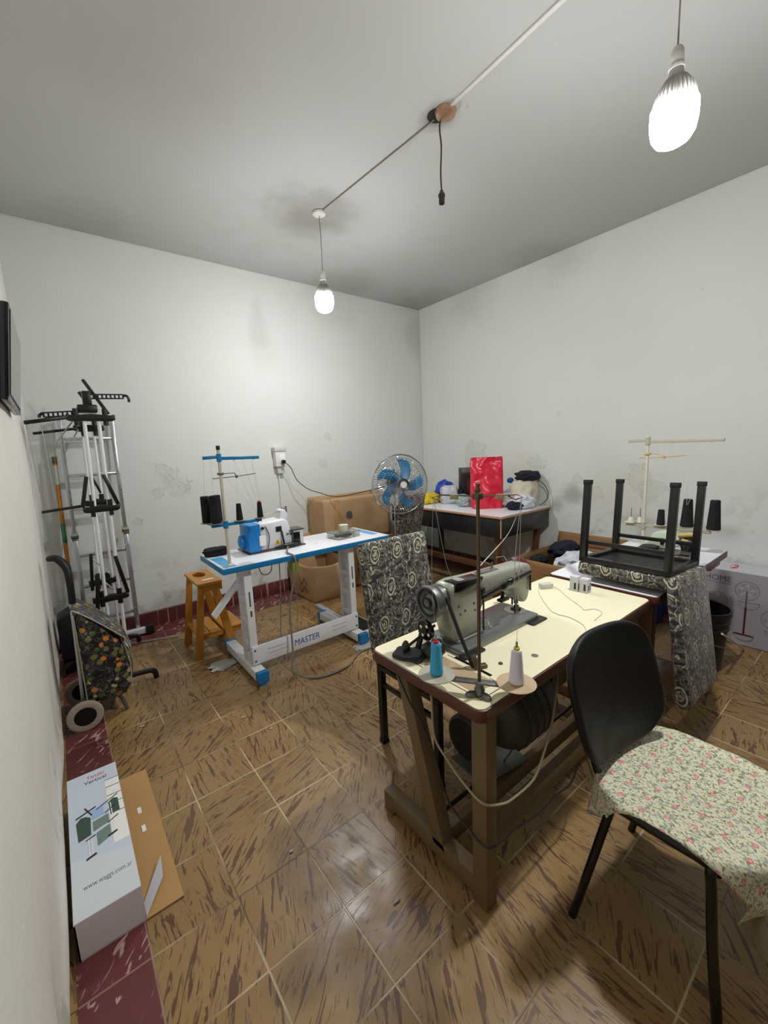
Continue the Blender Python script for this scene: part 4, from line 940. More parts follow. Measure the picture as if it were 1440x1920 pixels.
tag(B().tube(cat([(0.93, 0.56, 0.765), (0.95, 0.56, 0.70), (0.985, 0.56, 0.68), (1.02, 0.56, 0.70), (1.03, 0.56, 0.765)], 6), 0.003, 6).out('cable_loop', 'cable_dark'), 'dark cable loop dangling below the blue table edge', 'cable')

# ================================================================ STEP STOOL
r = thing('step_stool', (0.73, 1.2, 0), 'orange-brown pine step stool by the left end of the blue-edged table', 'stool')
b = B()
def ring_hole():
    pass
x0, x1, y0, y1, zt = 0.655, 0.825, 1.03, 1.42, 0.575
pts_o = rrect(x0, x1, y0, y1, 0.006, 2)
# top board built from strips around an oval handle hole
hx, hy, ha, hb = 0.735, 1.30, 0.045, 0.075
seg = 40; tb = bmesh.new()
def sq(a):
    ca, sa = math.cos(a), math.sin(a); k_ = min(((x1-hx) if ca > 0 else (hx-x0))/max(abs(ca), 1e-6), ((y1-hy) if sa > 0 else (hy-y0))/max(abs(sa), 1e-6)); return hx+ca*k_, hy+sa*k_
angs = sorted(set([2*PI*i/seg for i in range(seg)] + [math.atan2(yy-hy, xx-hx) % (2*PI) for xx in (x0, x1) for yy in (y0, y1)]))
for z0_, z1_ in ((zt-0.018, zt),):
    R1 = []
    for a in angs:
        ox, oy = sq(a); ix, iy = hx+ha*math.cos(a), hy+hb*math.sin(a)
        R1.append([b.bm.verts.new((ox, oy, z1_)), b.bm.verts.new((ix, iy, z1_)), b.bm.verts.new((ix, iy, z0_)), b.bm.verts.new((ox, oy, z0_))])
    for i in range(len(angs)):
        A_, C_ = R1[i], R1[(i+1) % len(angs)]
        for k in range(4): b.bm.faces.new((A_[k], C_[k], C_[(k+1) % 4], A_[(k+1) % 4]))
b.out('top_board', 'pine', r, smooth=False)
B().bb(0.71, 0.79, 1.10, 1.125, zt, zt+0.004, 0.001).out('top_label', 'print_window', r)
for yy in (1.05, 1.375):
    B().prism([(0.665, zt-0.018), (0.705, zt-0.018), (0.645, 0), (0.59, 0)], (0, yy, 0), X, Z, (0, 0.028, 0), 0.002).out('leg', 'pine', r)
    B().prism([(0.745, zt-0.018), (0.80, zt-0.018), (0.905, 0.0), (0.85, 0.0)], (0, yy, 0), X, Z, (0, 0.028, 0), 0.002).out('leg', 'pine', r)
    B().bb(0.665, 0.815, yy+0.002, yy+0.026, zt-0.07, zt-0.018, 0.002).out('apron_rail', 'pine', r)
    B().prism([(0.61, 0.135), (0.94, 0.135), (0.955, 0.175), (0.62, 0.175)], (0, yy+0.028 if yy < 1.2 else yy-0.018, 0), X, Z, (0, 0.018, 0), 0.002).out('step_rail', 'pine', r)
for xa in (0.62, 0.715, 0.81, 0.885):
    B().bb(xa, xa+0.075, 1.06, 1.40, 0.175, 0.190, 0.002).out('step_slat', 'pine', r)
B().bb(0.815, 0.83, 1.05, 1.403, zt-0.075, zt-0.02, 0.002).out('front_rail', 'pine', r)

# ================================================================ ALUMINIUM LADDER, BROOM, RACK, TROLLEY
r = thing('ladder', (0.19, 1.93, 0), 'aluminium folding ladder leaning on the back wall behind the drying rack', 'ladder')
def lp(x_, z_): return V((x_, 1.985-0.085*(1-z_/1.8), z_))
for xa, xb in ((0.035, 0.0), (0.37, 0.345)):
    B().bar(lp(xa, 1.81), lp((xa+xb)/2, 0.93), 0.026, 0.05, 0.003, up=Y).out('rail', 'alu', r)
    B().bar(lp((xa+xb)/2, 0.88), lp(xb, 0.045), 0.030, 0.055, 0.003, up=Y).out('rail', 'alu', r)
    h_ = B(); h_.cyl(lp((xa+xb)/2, 0.905)+V((-0.02, 0, 0)), lp((xa+xb)/2, 0.905)+V((0.02, 0, 0)), 0.04, seg=18); h_.bar(lp((xa+xb)/2, 0.96), lp((xa+xb)/2, 0.84), 0.034, 0.03, 0.004); hh = h_.out('hinge', 'chrome', r)
    B().cyl(lp((xa+xb)/2, 0.905)+V((-0.024, 0, 0)), lp((xa+xb)/2, 0.905)+V((0.024, 0, 0)), 0.015, seg=14).out('hinge_pin', 'black_gloss', hh)
for z_ in (1.66, 1.38, 1.12, 0.75, 0.50, 0.22):
    k_ = (1.81-z_)/1.77
    B().bar(lp(0.035-0.035*k_, z_), lp(0.37-0.025*k_, z_), 0.03, 0.024, 0.003).out('rung', 'alu', r)
B().bar((0.04, 1.87, 0.045), (0.40, 1.865, 0.045), 0.055, 0.045, 0.003).out('stabiliser_bar', 'white_paint', r, label='white-wrapped stabiliser bar')
B().bb(0.395, 0.455, 1.825, 1.90, 0.005, 0.078, 0.006).out('stabiliser_foot', 'rubber', r)
r = thing('broom', (-0.06, 1.95, 0), 'wooden broom handle with worn labels leaning in the left corner', 'broom')
def bp(t): return V((-0.03-0.04*(1-t), 1.99-0.05*(1-t), 0.02+1.51*t))
B().cyl(bp(0.30), bp(0.965), 0.0145, seg=12).out('handle', 'pine', r)
B().cyl(bp(0.965), bp(1.0), 0.016, seg=12).out('tip', 'rusty_steel', r)
B().cyl(bp(0.86), bp(0.955), 0.0152, seg=12).out('torn_label', 'dirt_pad', r)
B().cyl(bp(0.56), bp(0.66), 0.0152, seg=12).out('green_label', 'green_label', r)
B().cyl(bp(0.10), bp(0.30), 0.016, seg=12).out('lower_sleeve', 'broom_red', r)
B().bb(-0.15, -0.03, 1.90, 1.97, 0.004, 0.17, 0.02).out('brush_head', 'black_fabric', r)
r = thing('bin', (-0.10, 1.55, 0), 'black plastic dustpan bin in the left corner behind the shopping trolley', 'bin')
b = B(); b.prism([(-0.165, 0.10), (-0.02, 0.10), (-0.01, 0.42), (-0.05, 0.46), (-0.165, 0.40)], (0, 1.50, 0), X, Z, (0, 0.2, 0), 0.015); b.out('body', 'black_plastic', r)
b = B(); b.bb(-0.165, -0.03, 1.50, 1.68, 0.0015, 0.09, 0.01); b.out('base', 'black_gloss', r)

r = thing('drying_rack', (0.16, 1.45, 0), 'white and black folded clothes drying rack standing before the ladder', 'drying rack')
yF, yR = 1.36, 1.60
def rp(x_, y_, z_): return V((x_, y_, z_))
for (xa, xb, yy) in ((0.155, 0.115, yF), (0.235, 0.205, yF), (0.15, 0.105, yR), (0.215, 0.19, yR)):
    B().cyl((xa, yy, 1.76), (xb, yy, 0.10), 0.0115 if yy == yF else 0.009, seg=12).out('pole', 'white_paint', r)
def crossbar(z_, xa, xb, yy):
    b = B(); b.prism([(xa, -0.018), (xa+0.02, -0.026), (xb-0.02, -0.026), (xb, -0.018), (xb, 0.018), (xb-0.03, 0.012), ((xa+xb)/2, 0.022), (xa+0.03, 0.012), (xa, 0.018)], (0, yy-0.016, z_), X, Z, (0, 0.032, 0), 0.003)
    for xx in (xa+0.055, xb-0.055): b.cyl((xx, yy, z_-0.055), (xx, yy, z_+0.055), 0.016, seg=12)
    o_ = b.out('bracket', 'black_metal', r)
    for xx in (xa+0.01, xb-0.01): B().cyl((xx, yy-0.018, z_+0.006), (xx, yy+0.018, z_+0.006), 0.005, seg=8).out('rivet', 'chrome', o_)
crossbar(1.775, 0.06, 0.33, yF); crossbar(1.72, 0.10, 0.28, yR)
crossbar(1.165, 0.075, 0.285, yF); crossbar(1.19, 0.09, 0.26, yR)
crossbar(0.53, 0.05, 0.265, yF); crossbar(0.60, 0.05, 0.225, yR)
def arm(p, q, w_=0.022):
    B().bar(p, q, w_, w_*0.9, 0.004).out('hanging_arm', 'black_metal', r)
arm((0.185, 1.45, 2.03), (0.30, 1.40, 1.80)); arm((0.165, 1.62, 1.97), (0.19, 1.60, 1.92))
arm((-0.15, 1.32, 1.735), (0.08, 1.36, 1.775), 0.026); arm((-0.12, 1.52, 1.68), (0.12, 1.58, 1.715), 0.02)
arm((-0.14, 1.42, 1.17), (0.085, 1.38, 1.19), 0.02); arm((0.12, 1.35, 1.385), (0.075, 1.36, 1.18), 0.024); arm((0.215, 1.35, 1.39), (0.278, 1.36, 1.18), 0.024); arm((0.165, 1.60, 1.37), (0.205, 1.60, 1.25), 0.018)
arm((0.215, 1.35, 0.82), (0.262, 1.36, 0.54), 0.024); arm((0.08, 1.36, 0.86), (0.058, 1.37, 0.60), 0.020); arm((0.10, 1.34, 0.72), (0.06, 1.35, 0.38), 0.024)
def holed(p, q, h_, n_):
    # perforated hanger bar built as two rails, webs and end hook
    p, q = V(p), V(q); b = B(); d = (q-p)
    b.bar(p+Z*h_*0.5, q+Z*h_*0.5, 0.010, h_*0.28, 0.001); b.bar(p-Z*h_*0.4, q-Z*h_*0.4, 0.010, h_*0.28, 0.001)
    for k in range(n_+1): c_ = p+d*(k/n_); b.bar(c_-Z*h_*0.45, c_+Z*h_*0.5, 0.010, 0.009)
    return b
b = holed((0.205, 1.42, 1.915), (0.40, 1.40, 1.92), 0.030, 8); b.tube(cat([(0.40, 1.40, 1.93), (0.425, 1.40, 1.925), (0.433, 1.40, 1.90), (0.43, 1.40, 1.885)], 5), 0.009, 8); b.out('hanger_bar', 'black_metal', r)
b = holed((-0.05, 1.37, 1.785), (0.12, 1.37, 1.80), 0.030, 7); b.tube(cat([(-0.05, 1.37, 1.80), (-0.07, 1.37, 1.785), (-0.072, 1.37, 1.77)], 5), 0.009, 8); b.out('hanger_bar', 'black_metal', r)
b = B(); b.bb(0.13, 0.24, 1.38, 1.48, 1.81, 1.86, 0.006); b.bb(0.165, 0.215, 1.39, 1.45, 1.86, 1.95, 0.006); b.out('top_block', 'black_metal', r)
for p_, q_, w_ in (((-0.02, 1.40, 1.60), (0.10, 1.45, 1.76), 0.005), ((0.03, 1.40, 1.55), (0.12, 1.45, 1.70), 0.005), ((0.08, 1.36, 0.83), (0.17, 1.36, 0.70), 0.006), ((0.08, 1.36, 0.72), (0.18, 1.36, 0.58), 0.006), ((-0.14, 1.35, 1.73), (-0.13, 1.40, 1.20), 0.003), ((-0.07, 1.35, 1.73), (-0.06, 1.40, 1.20), 0.003)):
    B().tube([p_, q_], w_, 6).out('thin_rod', 'alu', r)
for yy in (0.98, 1.70):
    b = B(); pts = cat([(0.03, yy, 0.06), (0.10, yy, 0.085), (0.24, yy, 0.085), (0.31, yy, 0.07), (0.322, yy, 0.018)], 6); b.tube(pts, [0.017]*len(pts), 10); b.out('foot', 'black_metal', r)
b = B(); b.tube([(0.05, 0.98, 0.07), (0.05, 1.70, 0.07)], 0.011, 10); b.tube([(0.16, 0.98, 0.085), (0.16, 1.70, 0.085)], 0.011, 10); b.out('base_tube', 'white_paint', r)
tag(B().cyl((0.24, 1.73, 0.012), (0.60, 1.60, 0.012), 0.0065, seg=8).out('metal_rod', 'alu'), 'thin white rod lying on the floor between the rack and the step stool', 'rod')

r = thing('shopping_trolley', (0.0, 0.85, 0), 'wheeled shopping trolley bag printed with vegetables and cutlery by the left wall', 'trolley')
for yy, lb in ((0.66, 0), (0.985, 1)):
    w_ = B().lathe([(0.052, -0.010), (0.074, -0.014), (0.084, -0.010), (0.086, 0), (0.084, 0.010), (0.074, 0.014), (0.052, 0.010)], (-0.082, yy, 0.086), Y, 40)
    w_.bm.faces.ensure_lookup_table(); wl_ = w_.out('wheel', 'tyre', r, label='beige rubber tyre')
    h_ = B().lathe([(0, -0.011), (0.02, -0.013), (0.053, -0.006), (0.058, -0.008), (0.058, 0.008), (0.053, 0.006), (0, 0.010)], (-0.082, yy, 0.086), Y, 32)
    hb_ = h_.out('hub', 'black_plastic', wl_)
B().cyl((-0.082, 0.66, 0.086), (-0.082, 0.985, 0.086), 0.007, seg=10).out('axle', 'steel', r)
b = B()
for yy in (0.72, 0.93): b.tube([(-0.085, yy, 0.07), (-0.062, yy, 0.80)], 0.009, 10)
b.out('frame_tube', 'alu', r)
b = B(); pts = cat([(-0.058, 0.93, 0.70), (-0.052, 0.93, 0.82), (-0.06, 0.91, 0.90), (-0.095, 0.87, 0.955), (-0.125, 0.83, 0.965), (-0.095, 0.78, 0.965), (-0.06, 0.74, 0.91), (-0.055, 0.72, 0.82), (-0.058, 0.72, 0.72)], 6); b.tube(pts, 0.017, 12); b.out('handle', 'black_plastic', r)
b = B(); pts = cat([(0.03, 0.74, 0.13), (0.09, 0.735, 0.10), (0.115, 0.73, 0.02), (0.118, 0.73, 0.008)], 5); b.tube(pts, 0.0105, 10); b.tube([(-0.08, 0.83, 0.09), (0.03, 0.74, 0.13)], 0.008, 8); b.out('support_foot', 'dull_steel', r)
def bagf(z_):   # section widths
    t = (z_-0.13)/0.55
    return -0.065, 0.155-0.02*t+0.03*math.sin(PI*t), 0.685, 0.985
b = B(); nz_, na_ = 26, 48; rings = []
for i in range(nz_+1):
    t = i/nz_; xa, xb, ya, yb = bagf(0.13+0.55*t); ring = []
    for k in range(na_):
        a = 2*PI*k/na_; ca, sa = math.cos(a), math.sin(a); q = (abs(ca)**5+abs(sa)**5)**(-0.2)
        x_ = (xa+xb)/2+(xb-xa)/2*ca*q; y_ = (ya+yb)/2+(yb-ya)/2*sa*q; ztop_ = 0.68-0.24*max(0, (x_-xa)/(xb-xa))**1.2
        z_ = 0.125+(ztop_-0.125)*t; d_ = 0.012*noise.noise(V((x_*14, y_*14, z_*12)))+0.012*noise.noise(V((x_*5, y_*5, z_*22)))
        ring.append(b.bm.verts.new((x_+d_*ca, y_+d_*sa, z_)))
    rings.append(ring)
for i in range(nz_):
    for k in range(na_): b.bm.faces.new((rings[i][k], rings[i][(k+1) % na_], rings[i+1][(k+1) % na_], rings[i+1][k]))
b.bm.faces.new(rings[0][::-1]); b.bm.faces.new(rings[-1])
bag_ = b.out('bag', 'veg', r, ang=60)
b = B()
def flap(a, c):
    x_ = -0.072+0.245*a; y_ = 0.675+0.32*c; t = a; z_ = 0.695-0.255*max(0, a)**1.15+0.006*noise.noise(V((a*6, c*6, 1)))+0.015*math.sin(PI*c)
    if a > 0.9: z_ -= (a-0.9)*0.35
    return (x_, y_, z_)
b.grid(flap, 20, 20); b.out('lid_flap', 'veg', bag_ if False else r, solid=0.008, ang=180)
b = B()
e_ = [flap(t/20, 0) for t in range(21)]+[flap(1, t/20) for t in range(1, 21)]
b.tube([V(p)+V((0.002, -0.002, 0)) for p in e_], 0.0035, 6); b.tube([(-0.062, 0.688, 0.14), (-0.064, 0.684, 0.66)], 0.003, 6); b.tube([(0.155, 0.69, 0.14), (0.165, 0.69, 0.30), (0.145, 0.69, 0.44)], 0.003, 6); b.out('piping', 'plate_grey', r)
r = thing('television', (-0.12, 0.16, 1.70), 'black flat screen mounted high on the left wall, seen edge-on', 'television')
R_ = Matrix.Rotation(0.13, 4, 'Y')
c_ = V((-0.122, 0.16, 1.865))
B().box(c_, (0.024, 0.60, 0.325), R_, 0.006).out('casing', 'tv_bezel', r)
B().box(c_+V((0.0145, 0, 0.002)), (0.002, 0.56, 0.285), R_, 0.0).out('screen', 'screen', r)
b = B(); b.box(c_+V((0.011, 0.294, 0)), (0.006, 0.012, 0.32), R_, 0.002); b.box(c_+R_.to_3x3()@V((0.011, 0, -0.156)), (0.006, 0.60, 0.012), R_, 0.002); b.out('trim_strip', 'tv_silver', r)
B().bb(-0.165, -0.125, 0.08, 0.24, 1.80, 1.94, 0.004).out('wall_bracket', 'black_metal', r)

# ================================================================ RACK BOX IN THE FOREGROUND LEFT
r = thing('rack_box', (-0.08, -0.27, 0), 'printed white cardboard box lying by the left wall, picture of a drying rack on top', 'box')
x0, x1, y0, y1, zt = -0.172, 0.004, -0.655, 0.055, 0.135
b = B()
t_ = 0.004
b.bb(x0, x1, y0, y1, zt-t_, zt); b.bb(x0, x0+t_, y0, y1, 0.003, zt-t_); b.bb(x0, x1, y0, y1, 0.0025, 0.0065); b.bb(x0, x1, y1-t_, y1, 0.005, zt-t_)
b.bb(x0, x1, y0, y0+t_, 0.005, zt-t_)
b.out('box_body', 'box_lilac', r, smooth=False)
B().bb(x1, 0.118, -0.655, 0.095, 0.003, 0.007).out('open_flap', 'cardboard_inner', r, smooth=False, label='brown cardboard flap laid open on the floor')
b = B(); b.prism([(-0.655, 0.0), (-0.56, 0.075), (-0.47, 0.085), (-0.60, 0.0)], (0.006, 0, 0.012), Y, V((0.9, 0, 0.25)), (0.0, 0, 0.002)); b.out('side_flap', 'box_white', r, smooth=False)
b = B()
for yy in (-0.16, -0.27): b.bb(0.048, 0.062, yy-0.018, yy+0.018, 0.007, 0.0095)
b.out('tape_tab', 'print_window', r)
# printed picture on the lid
def pol(b, pts, lift=0.0): b.prism(pts, (0, 0, zt+0.0002+lift), X, Y, (0, 0, 0.0003))
W0, W1 = x0+0.001, x1-0.001
pc = B(); pol(pc, [(W0, y0+0.001), (W1, y0+0.001), (W1, y1-0.001), (W0, y1-0.001)]); pic = pc.out('printed_picture', 'print_blue', r, smooth=False)
b = B(); pol(b, [(W0, y0+0.001), (W1, y0+0.001), (W1, -0.47), (W0, -0.41)], 0.0004); b.out('printed_floor', 'print_floor', pic, smooth=False)
b = B(); pol(b, [(-0.045, -0.05), (W1, -0.05), (W1, -0.42), (-0.045, -0.42)], 0.0005); b.out('printed_window', 'print_window', pic, smooth=False)
b = B()
for (xa, ya, xb, yb) in ((-0.045, -0.05, W1, -0.052), (-0.045, -0.10, W1, -0.102), (-0.045, -0.155, W1, -0.157), (-0.045, -0.205, W1, -0.207), (-0.045, -0.262, W1, -0.266)):
    b.bar((xa, ya, zt+0.0013), (xb, yb, zt+0.0013), 0.003, 0.0004)
b.bar((-0.15, -0.21, zt+0.0022), (-0.085, -0.185, zt+0.0022), 0.006, 0.0004); b.bar((-0.12, -0.17, zt+0.0022), (-0.10, -0.225, zt+0.0022), 0.004, 0.0004); b.bar((-0.085, -0.205, zt+0.0022), (-0.01, -0.165, zt+0.0022), 0.004, 0.0004)
b.bar((-0.06, -0.245, zt+0.0022), (-0.025, -0.225, zt+0.0022), 0.004, 0.0004)
b.bar((-0.125, -0.345, zt+0.0022), (-0.095, -0.335, zt+0.0022), 0.004, 0.0004); b.bar((-0.055, -0.305, zt+0.0022), (-0.02, -0.285, zt+0.0022), 0.004, 0.0004)
b.bar((-0.128, -0.435, zt+0.0022), (-0.098, -0.425, zt+0.0022), 0.008, 0.0004); b.bar((-0.06, -0.375, zt+0.0022), (-0.03, -0.365, zt+0.0022), 0.008, 0.0004)
b.out('printed_rack', 'ink', pic, smooth=False)
b = B()
for (xa, ya, xb, yb) in ((-0.118, -0.345, -0.117, -0.425), (-0.109, -0.345, -0.108, -0.425), (-0.046, -0.20, -0.045, -0.365), (-0.038, -0.20, -0.037, -0.365)): b.bar((xa, ya, zt+0.0018), (xb, yb, zt+0.0018), 0.003, 0.0004)
b.out('printed_pole', 'print_window', pic, smooth=False)
b = B()
pol(b, [(-0.150, -0.235), (-0.135, -0.215), (-0.118, -0.220), (-0.105, -0.235), (-0.108, -0.325), (-0.146, -0.335)], 0.0012); pol(b, [(-0.045, -0.195), (-0.028, -0.18), (-0.012, -0.19), (-0.012, -0.262), (-0.042, -0.27)], 0.0012); b.out('printed_clothes', 'print_green', pic, smooth=False)
b = B(); pol(b, [(-0.10, -0.265), (-0.05, -0.255), (-0.05, -0.30), (-0.10, -0.315)], 0.0012); pol(b, [(-0.092, -0.33), (-0.05, -0.315), (-0.05, -0.375), (-0.092, -0.395)], 0.0012); b.out('printed_towel', 'print_green2', pic, smooth=False)
b = B(); pol(b, [(-0.10, -0.20), (-0.062, -0.195), (-0.062, -0.245), (-0.10, -0.25)], 0.0012); b.out('printed_shirt', 'print_sky', pic, smooth=False)
text('lettering', 'Tender', (-0.105, 0.005, zt+0.0008), X, Y, 0.066, 'print_red', pic, depth=0.0002, height=0.022)
text('lettering', 'Vertical', (-0.115, -0.026, zt+0.0008), X, Y, 0.078, 'ink', pic, depth=0.0002, height=0.022)
text('lettering', 'www.waggs.com.ar', (-0.142, -0.560, zt+0.0008), X, Y, 0.135, 'grey_ink', pic, depth=0.0002, height=0.020)

# ================================================================ CARTONS ON THE BACK WALL
def chevron(b, o, u, v, s, nrm):
    o, u, v = V(o), V(u), V(v)
    for k in (0, 1):
        q = o - v*(0.62*s*k)
        for p_ in (((0, 0), (0.35, -0.5)), ((0.35, -0.5), (0.42, -0.4)), ((0.45, -0.42), (0.85, 0.12)), ((0.85, 0.12), (1.2, -0.4))):
            b.bar(q+u*p_[0][0]*s+v*p_[0][1]*s+V(nrm)*0.001, q+u*p_[1][0]*s+v*p_[1][1]*s+V(nrm)*0.001, 0.010, 0.001, up=V(nrm))
def carton(name, x0, x1, y0, y1, z0, z1, label, flaps=(), mat='cardboard', amp=0.006, seed=0, tape=None, open_top=True):
    r_ = thing(name, ((x0+x1)/2, (y0+y1)/2, z0), label, 'box')
    t_ = 0.006
    def side(P0, P1):
        P0, P1 = V(P0), V(P1); nrm = (P1-P0).cross(Z).normalized()
        def f(a, c):
            p = P0.lerp(P1, a)+Z*((z1-z0)*c); e = math.sin(PI*a)*1.0
            return p+nrm*(amp*(noise.noise(p*6+V((seed, 0, 0)))*2)*min(1, e*3)+amp*1.5*math.sin(PI*a)*(c-0.4))
        b_ = B(); b_.grid(f, 16, 12); return b_.out('side_panel', mat, r_, solid=t_, ang=180)
    side((x0, y0, z0), (x1, y0, z0)); side((x1, y0, z0), (x1, y1, z0)); side((x1, y1, z0), (x0, y1, z0)); side((x0, y1, z0), (x0, y0, z0))
    B().bb(x0+t_, x1-t_, y0+t_, y1-t_, z0+0.002, z0+0.008).out('bottom_panel', mat, r_)
    for (a_, b_, d_) in flaps:
        a_, b_, d_ = V(a_), V(b_), V(d_)
        bb_ = B(); bb_.grid(lambda s_, t: a_.lerp(b_, s_)+d_*t+Z*(0.004*noise.noise(V((s_*5+seed, t*3, 0)))), 12, 4); bb_.out('flap', 'cardboard_inner' if mat == 'cardboard' else mat, r_, solid=0.005, ang=180)
    return r_
# tall carton stood on crates against the back wall
r = carton('carton', 2.08, 2.95, 1.64, 1.98, 0.50, 0.99, 'large open brown carton behind the fan, top of its stack', seed=3, amp=0.003)
B().bb(2.20, 2.26, 1.6265, 1.630, 0.51, 0.97).out('tape_strip', 'cardboard_inner', r)
b = B().lathe([(0, 0), (0.038, 0), (0.038, -0.001), (0, -0.001)], (2.38, 1.628, 0.80), (0, 1, 0), 24); b.out('round_logo', 'grey_ink', r)
r = carton('carton', 2.28, 2.93, 1.56, 1.97, 0.002, 0.487, 'wide brown carton at floor level under the tall open carton', seed=5, mat='cardboard_dark')
for k in r.children: pass
B().bb(2.28, 2.93, 1.56, 1.97, 0.489, 0.496).out('top_panel', 'cardboard_dark', r)
b = B(); chevron(b, (2.40, 1.548, 0.27), X, Z, 0.09, (0, -1, 0)); b.out('printed_chevron', 'ink', r)
# sagging open carton under the table
r = thing('carton', (1.90, 1.30, 0), 'sagging open brown carton with a double chevron print under the blue-edged table', 'box')
cx0, cx1, cy0, cy1 = 1.66, 2.17, 1.20, 1.48
rot = Matrix.Translation((1.93, 1.40, 0)) @ Matrix.Rotation(-0.0, 4, 'Z') @ Matrix.Translation((-1.93, -1.40, 0))
def sg(P0, P1, h0, h1, bulge):
    P0, P1 = V(P0), V(P1); nrm = (P1-P0).cross(Z).normalized()
    def f(a, c):
        h_ = h0+(h1-h0)*a-0.035*math.sin(PI*a); base = 0.0035+0.0*a
        p = P0.lerp(P1, a)+Z*(base+(h_-base)*c)
        return p+nrm*(bulge*math.sin(PI*a)*math.sin(PI*min(1, c*1.1))+0.010*noise.noise(p*8)*math.sin(PI*a))
    b_ = B(); b_.grid(f, 18, 14); return b_.out('side_panel', 'cardboard', r, solid=0.006, ang=180)
A1, A2, A3, A4 = (1.806, 1.43, 0), (2.20, 1.36, 0), (2.22, 1.49, 0), (1.76, 1.49, 0)
A1 = V((1.806, 1.45, 0)); A2 = V((2.25, 1.43, 0)); A3 = V((2.25, 1.96, 0)); A4 = V((1.796, 1.96, 0))
sg(A1, A2, 0.375, 0.41, 0.02); sg(A2, A3, 0.41, 0.40, 0.01); sg(A3, A4, 0.40, 0.40, -0.004); lf = sg(A4, A1, 0.40, 0.375, 0.015)
b = B(); b.prism([(A1.x+.01, A1.y+.01), (A2.x-.01, A2.y+.01), (A3.x-.01, A3.y-.01), (A4.x+.01, A4.y-.01)], (0, 0, 0.003), X, Y, (0, 0, 0.006)); b.out('bottom_panel', 'cardboard', r)
dd = (A1-A4).normalized(); nn_ = dd.cross(Z).normalized(); b = B(); chevron(b, A4+dd*0.27+Z*0.225+nn_*0.036, dd, Z, 0.13, nn_); b.out('printed_chevron', 'ink', r)
b = B(); b.grid(lambda a, c: V((1.83+0.40*a, 1.965+0.02*c, 0.38+0.22*c)), 6, 4); b.out('flap', 'cardboard_inner', r, solid=0.005, ang=180)
b = B(); b.lump((2.02, 1.70, 0.14), (0.38, 0.40, 0.16), 0.25, 2.5, 2, 3); b.out('contents', 'cardboard_dark', r)

# ================================================================ FAN
FC = V((2.345, 0.74, 1.165)); fn_ = V((-0.33, -0.94, 0.0)).normalized(); FR = 0.262
fx = V((fn_.y, -fn_.x, 0)).normalized() * -1; fz = Z
r = thing('pedestal_fan', (FC.x, FC.y+0.10, 0), 'pedestal fan with chrome guard and blue blades beside the corner table', 'fan')
b = B(); gc = FC+fn_*0.02
def gp(a, rad, dep): return gc+(fx*math.cos(a)+fz*math.sin(a))*rad+fn_*dep
for k in range(72):
    a = 2*PI*k/72; b.tube([gp(a, 0.055, 0.075), gp(a+0.05, 0.13, 0.075), gp(a+0.10, 0.21, 0.055), gp(a+0.12, 0.25, 0.03), gp(a+0.12, FR, 0.0)], 0.0017, 4, cap=False)
for rad, dep in ((0.13, 0.073), (0.19, 0.06), (0.23, 0.043)): b.torus(gc+fn_*dep, fn_, rad, 0.0016, 60, 4)
b.out('front_guard', 'chrome', r)
b = B()
for k in range(72):
    a = 2*PI*k/72; b.tube([gp(a, 0.06, -0.11), gp(a-0.04, 0.15, -0.105), gp(a-0.08, 0.22, -0.075), gp(a-0.1, 0.255, -0.03), gp(a-0.1, FR, 0.0)], 0.0017, 4, cap=False)
for rad, dep in ((0.10, -0.108), (0.18, -0.097), (0.235, -0.06)): b.torus(gc+fn_*dep, fn_, rad, 0.0016, 60, 4)
b.out('rear_guard', 'chrome', r)
B().torus(gc, fn_, FR, 0.006, 72, 8).out('guard_rim', 'chrome', r)
B().lathe([(0, 0.012), (0.03, 0.012), (0.034, 0.008), (0.055, 0.006), (0.058, 0.0), (0.05, -0.004), (0, -0.004)], gc+fn_*0.072, fn_, 36).out('centre_badge', 'chrome', r)
B().lathe([(0, 0.002), (0.028, 0.002), (0.028, 0), (0, 0)], gc+fn_*0.083, fn_, 30).out('badge_label', 'print_window', r)
hb = B().lathe([(0, 0.03), (0.035, 0.03), (0.045, 0.02), (0.048, -0.03), (0, -0.03)], gc, fn_, 30).out('rotor_hub', 'blue_edge', r)
for k in range(5):
    a0 = 2*PI*k/5-0.35
    def bl(s_, t, a0=a0):
        rad = 0.04+0.185*s_; wid = 0.17*(1-0.15*s_)*(0.55+0.9*s_*(1-s_*0.62)); an = a0+0.55*s_**1.3+(t-0.5)*wid/(rad+0.05)*0.95
        if s_ > 0.93: rad -= 0.02*abs(t-0.5)
        return gc+(fx*math.cos(an)+fz*math.sin(an))*rad+fn_*(0.035*(0.5-t)*(1-0.4*s_))
    b = B(); b.grid(bl, 14, 8); b.out('blade', 'blade_blue', r, solid=0.003, ang=180)
b = B().lathe([(0, 0.0), (0.06, 0.0), (0.068, -0.02), (0.065, -0.08), (0.045, -0.11), (0, -0.115)], gc-fn_*0.11, fn_, 30); b.out('motor_housing', 'dull_steel', r)
b = B(); b.cyl(gc-fn_*0.15+Z*0.06, gc-fn_*0.15+Z*0.12, 0.007, seg=10); b.lathe([(0, 0), (0.012, 0), (0.012, 0.008), (0, 0.01)], gc-fn_*0.15+Z*0.12); b.out('swing_knob', 'mach_dark', r)
pb = gc-fn_*0.16
b = B(); b.cyl((pb.x, pb.y, 0.62), (pb.x, pb.y, 1.10), 0.011, seg=16); b.out('upper_pole', 'chrome', r)
b = B(); b.cyl((pb.x, pb.y, 0.02), (pb.x, pb.y, 0.64), 0.016, seg=16); b.lathe([(0.016, 0), (0.026, 0.005), (0.026, 0.05), (0.016, 0.06)], (pb.x, pb.y, 0.61)); b.out('lower_pole', 'chrome', r)
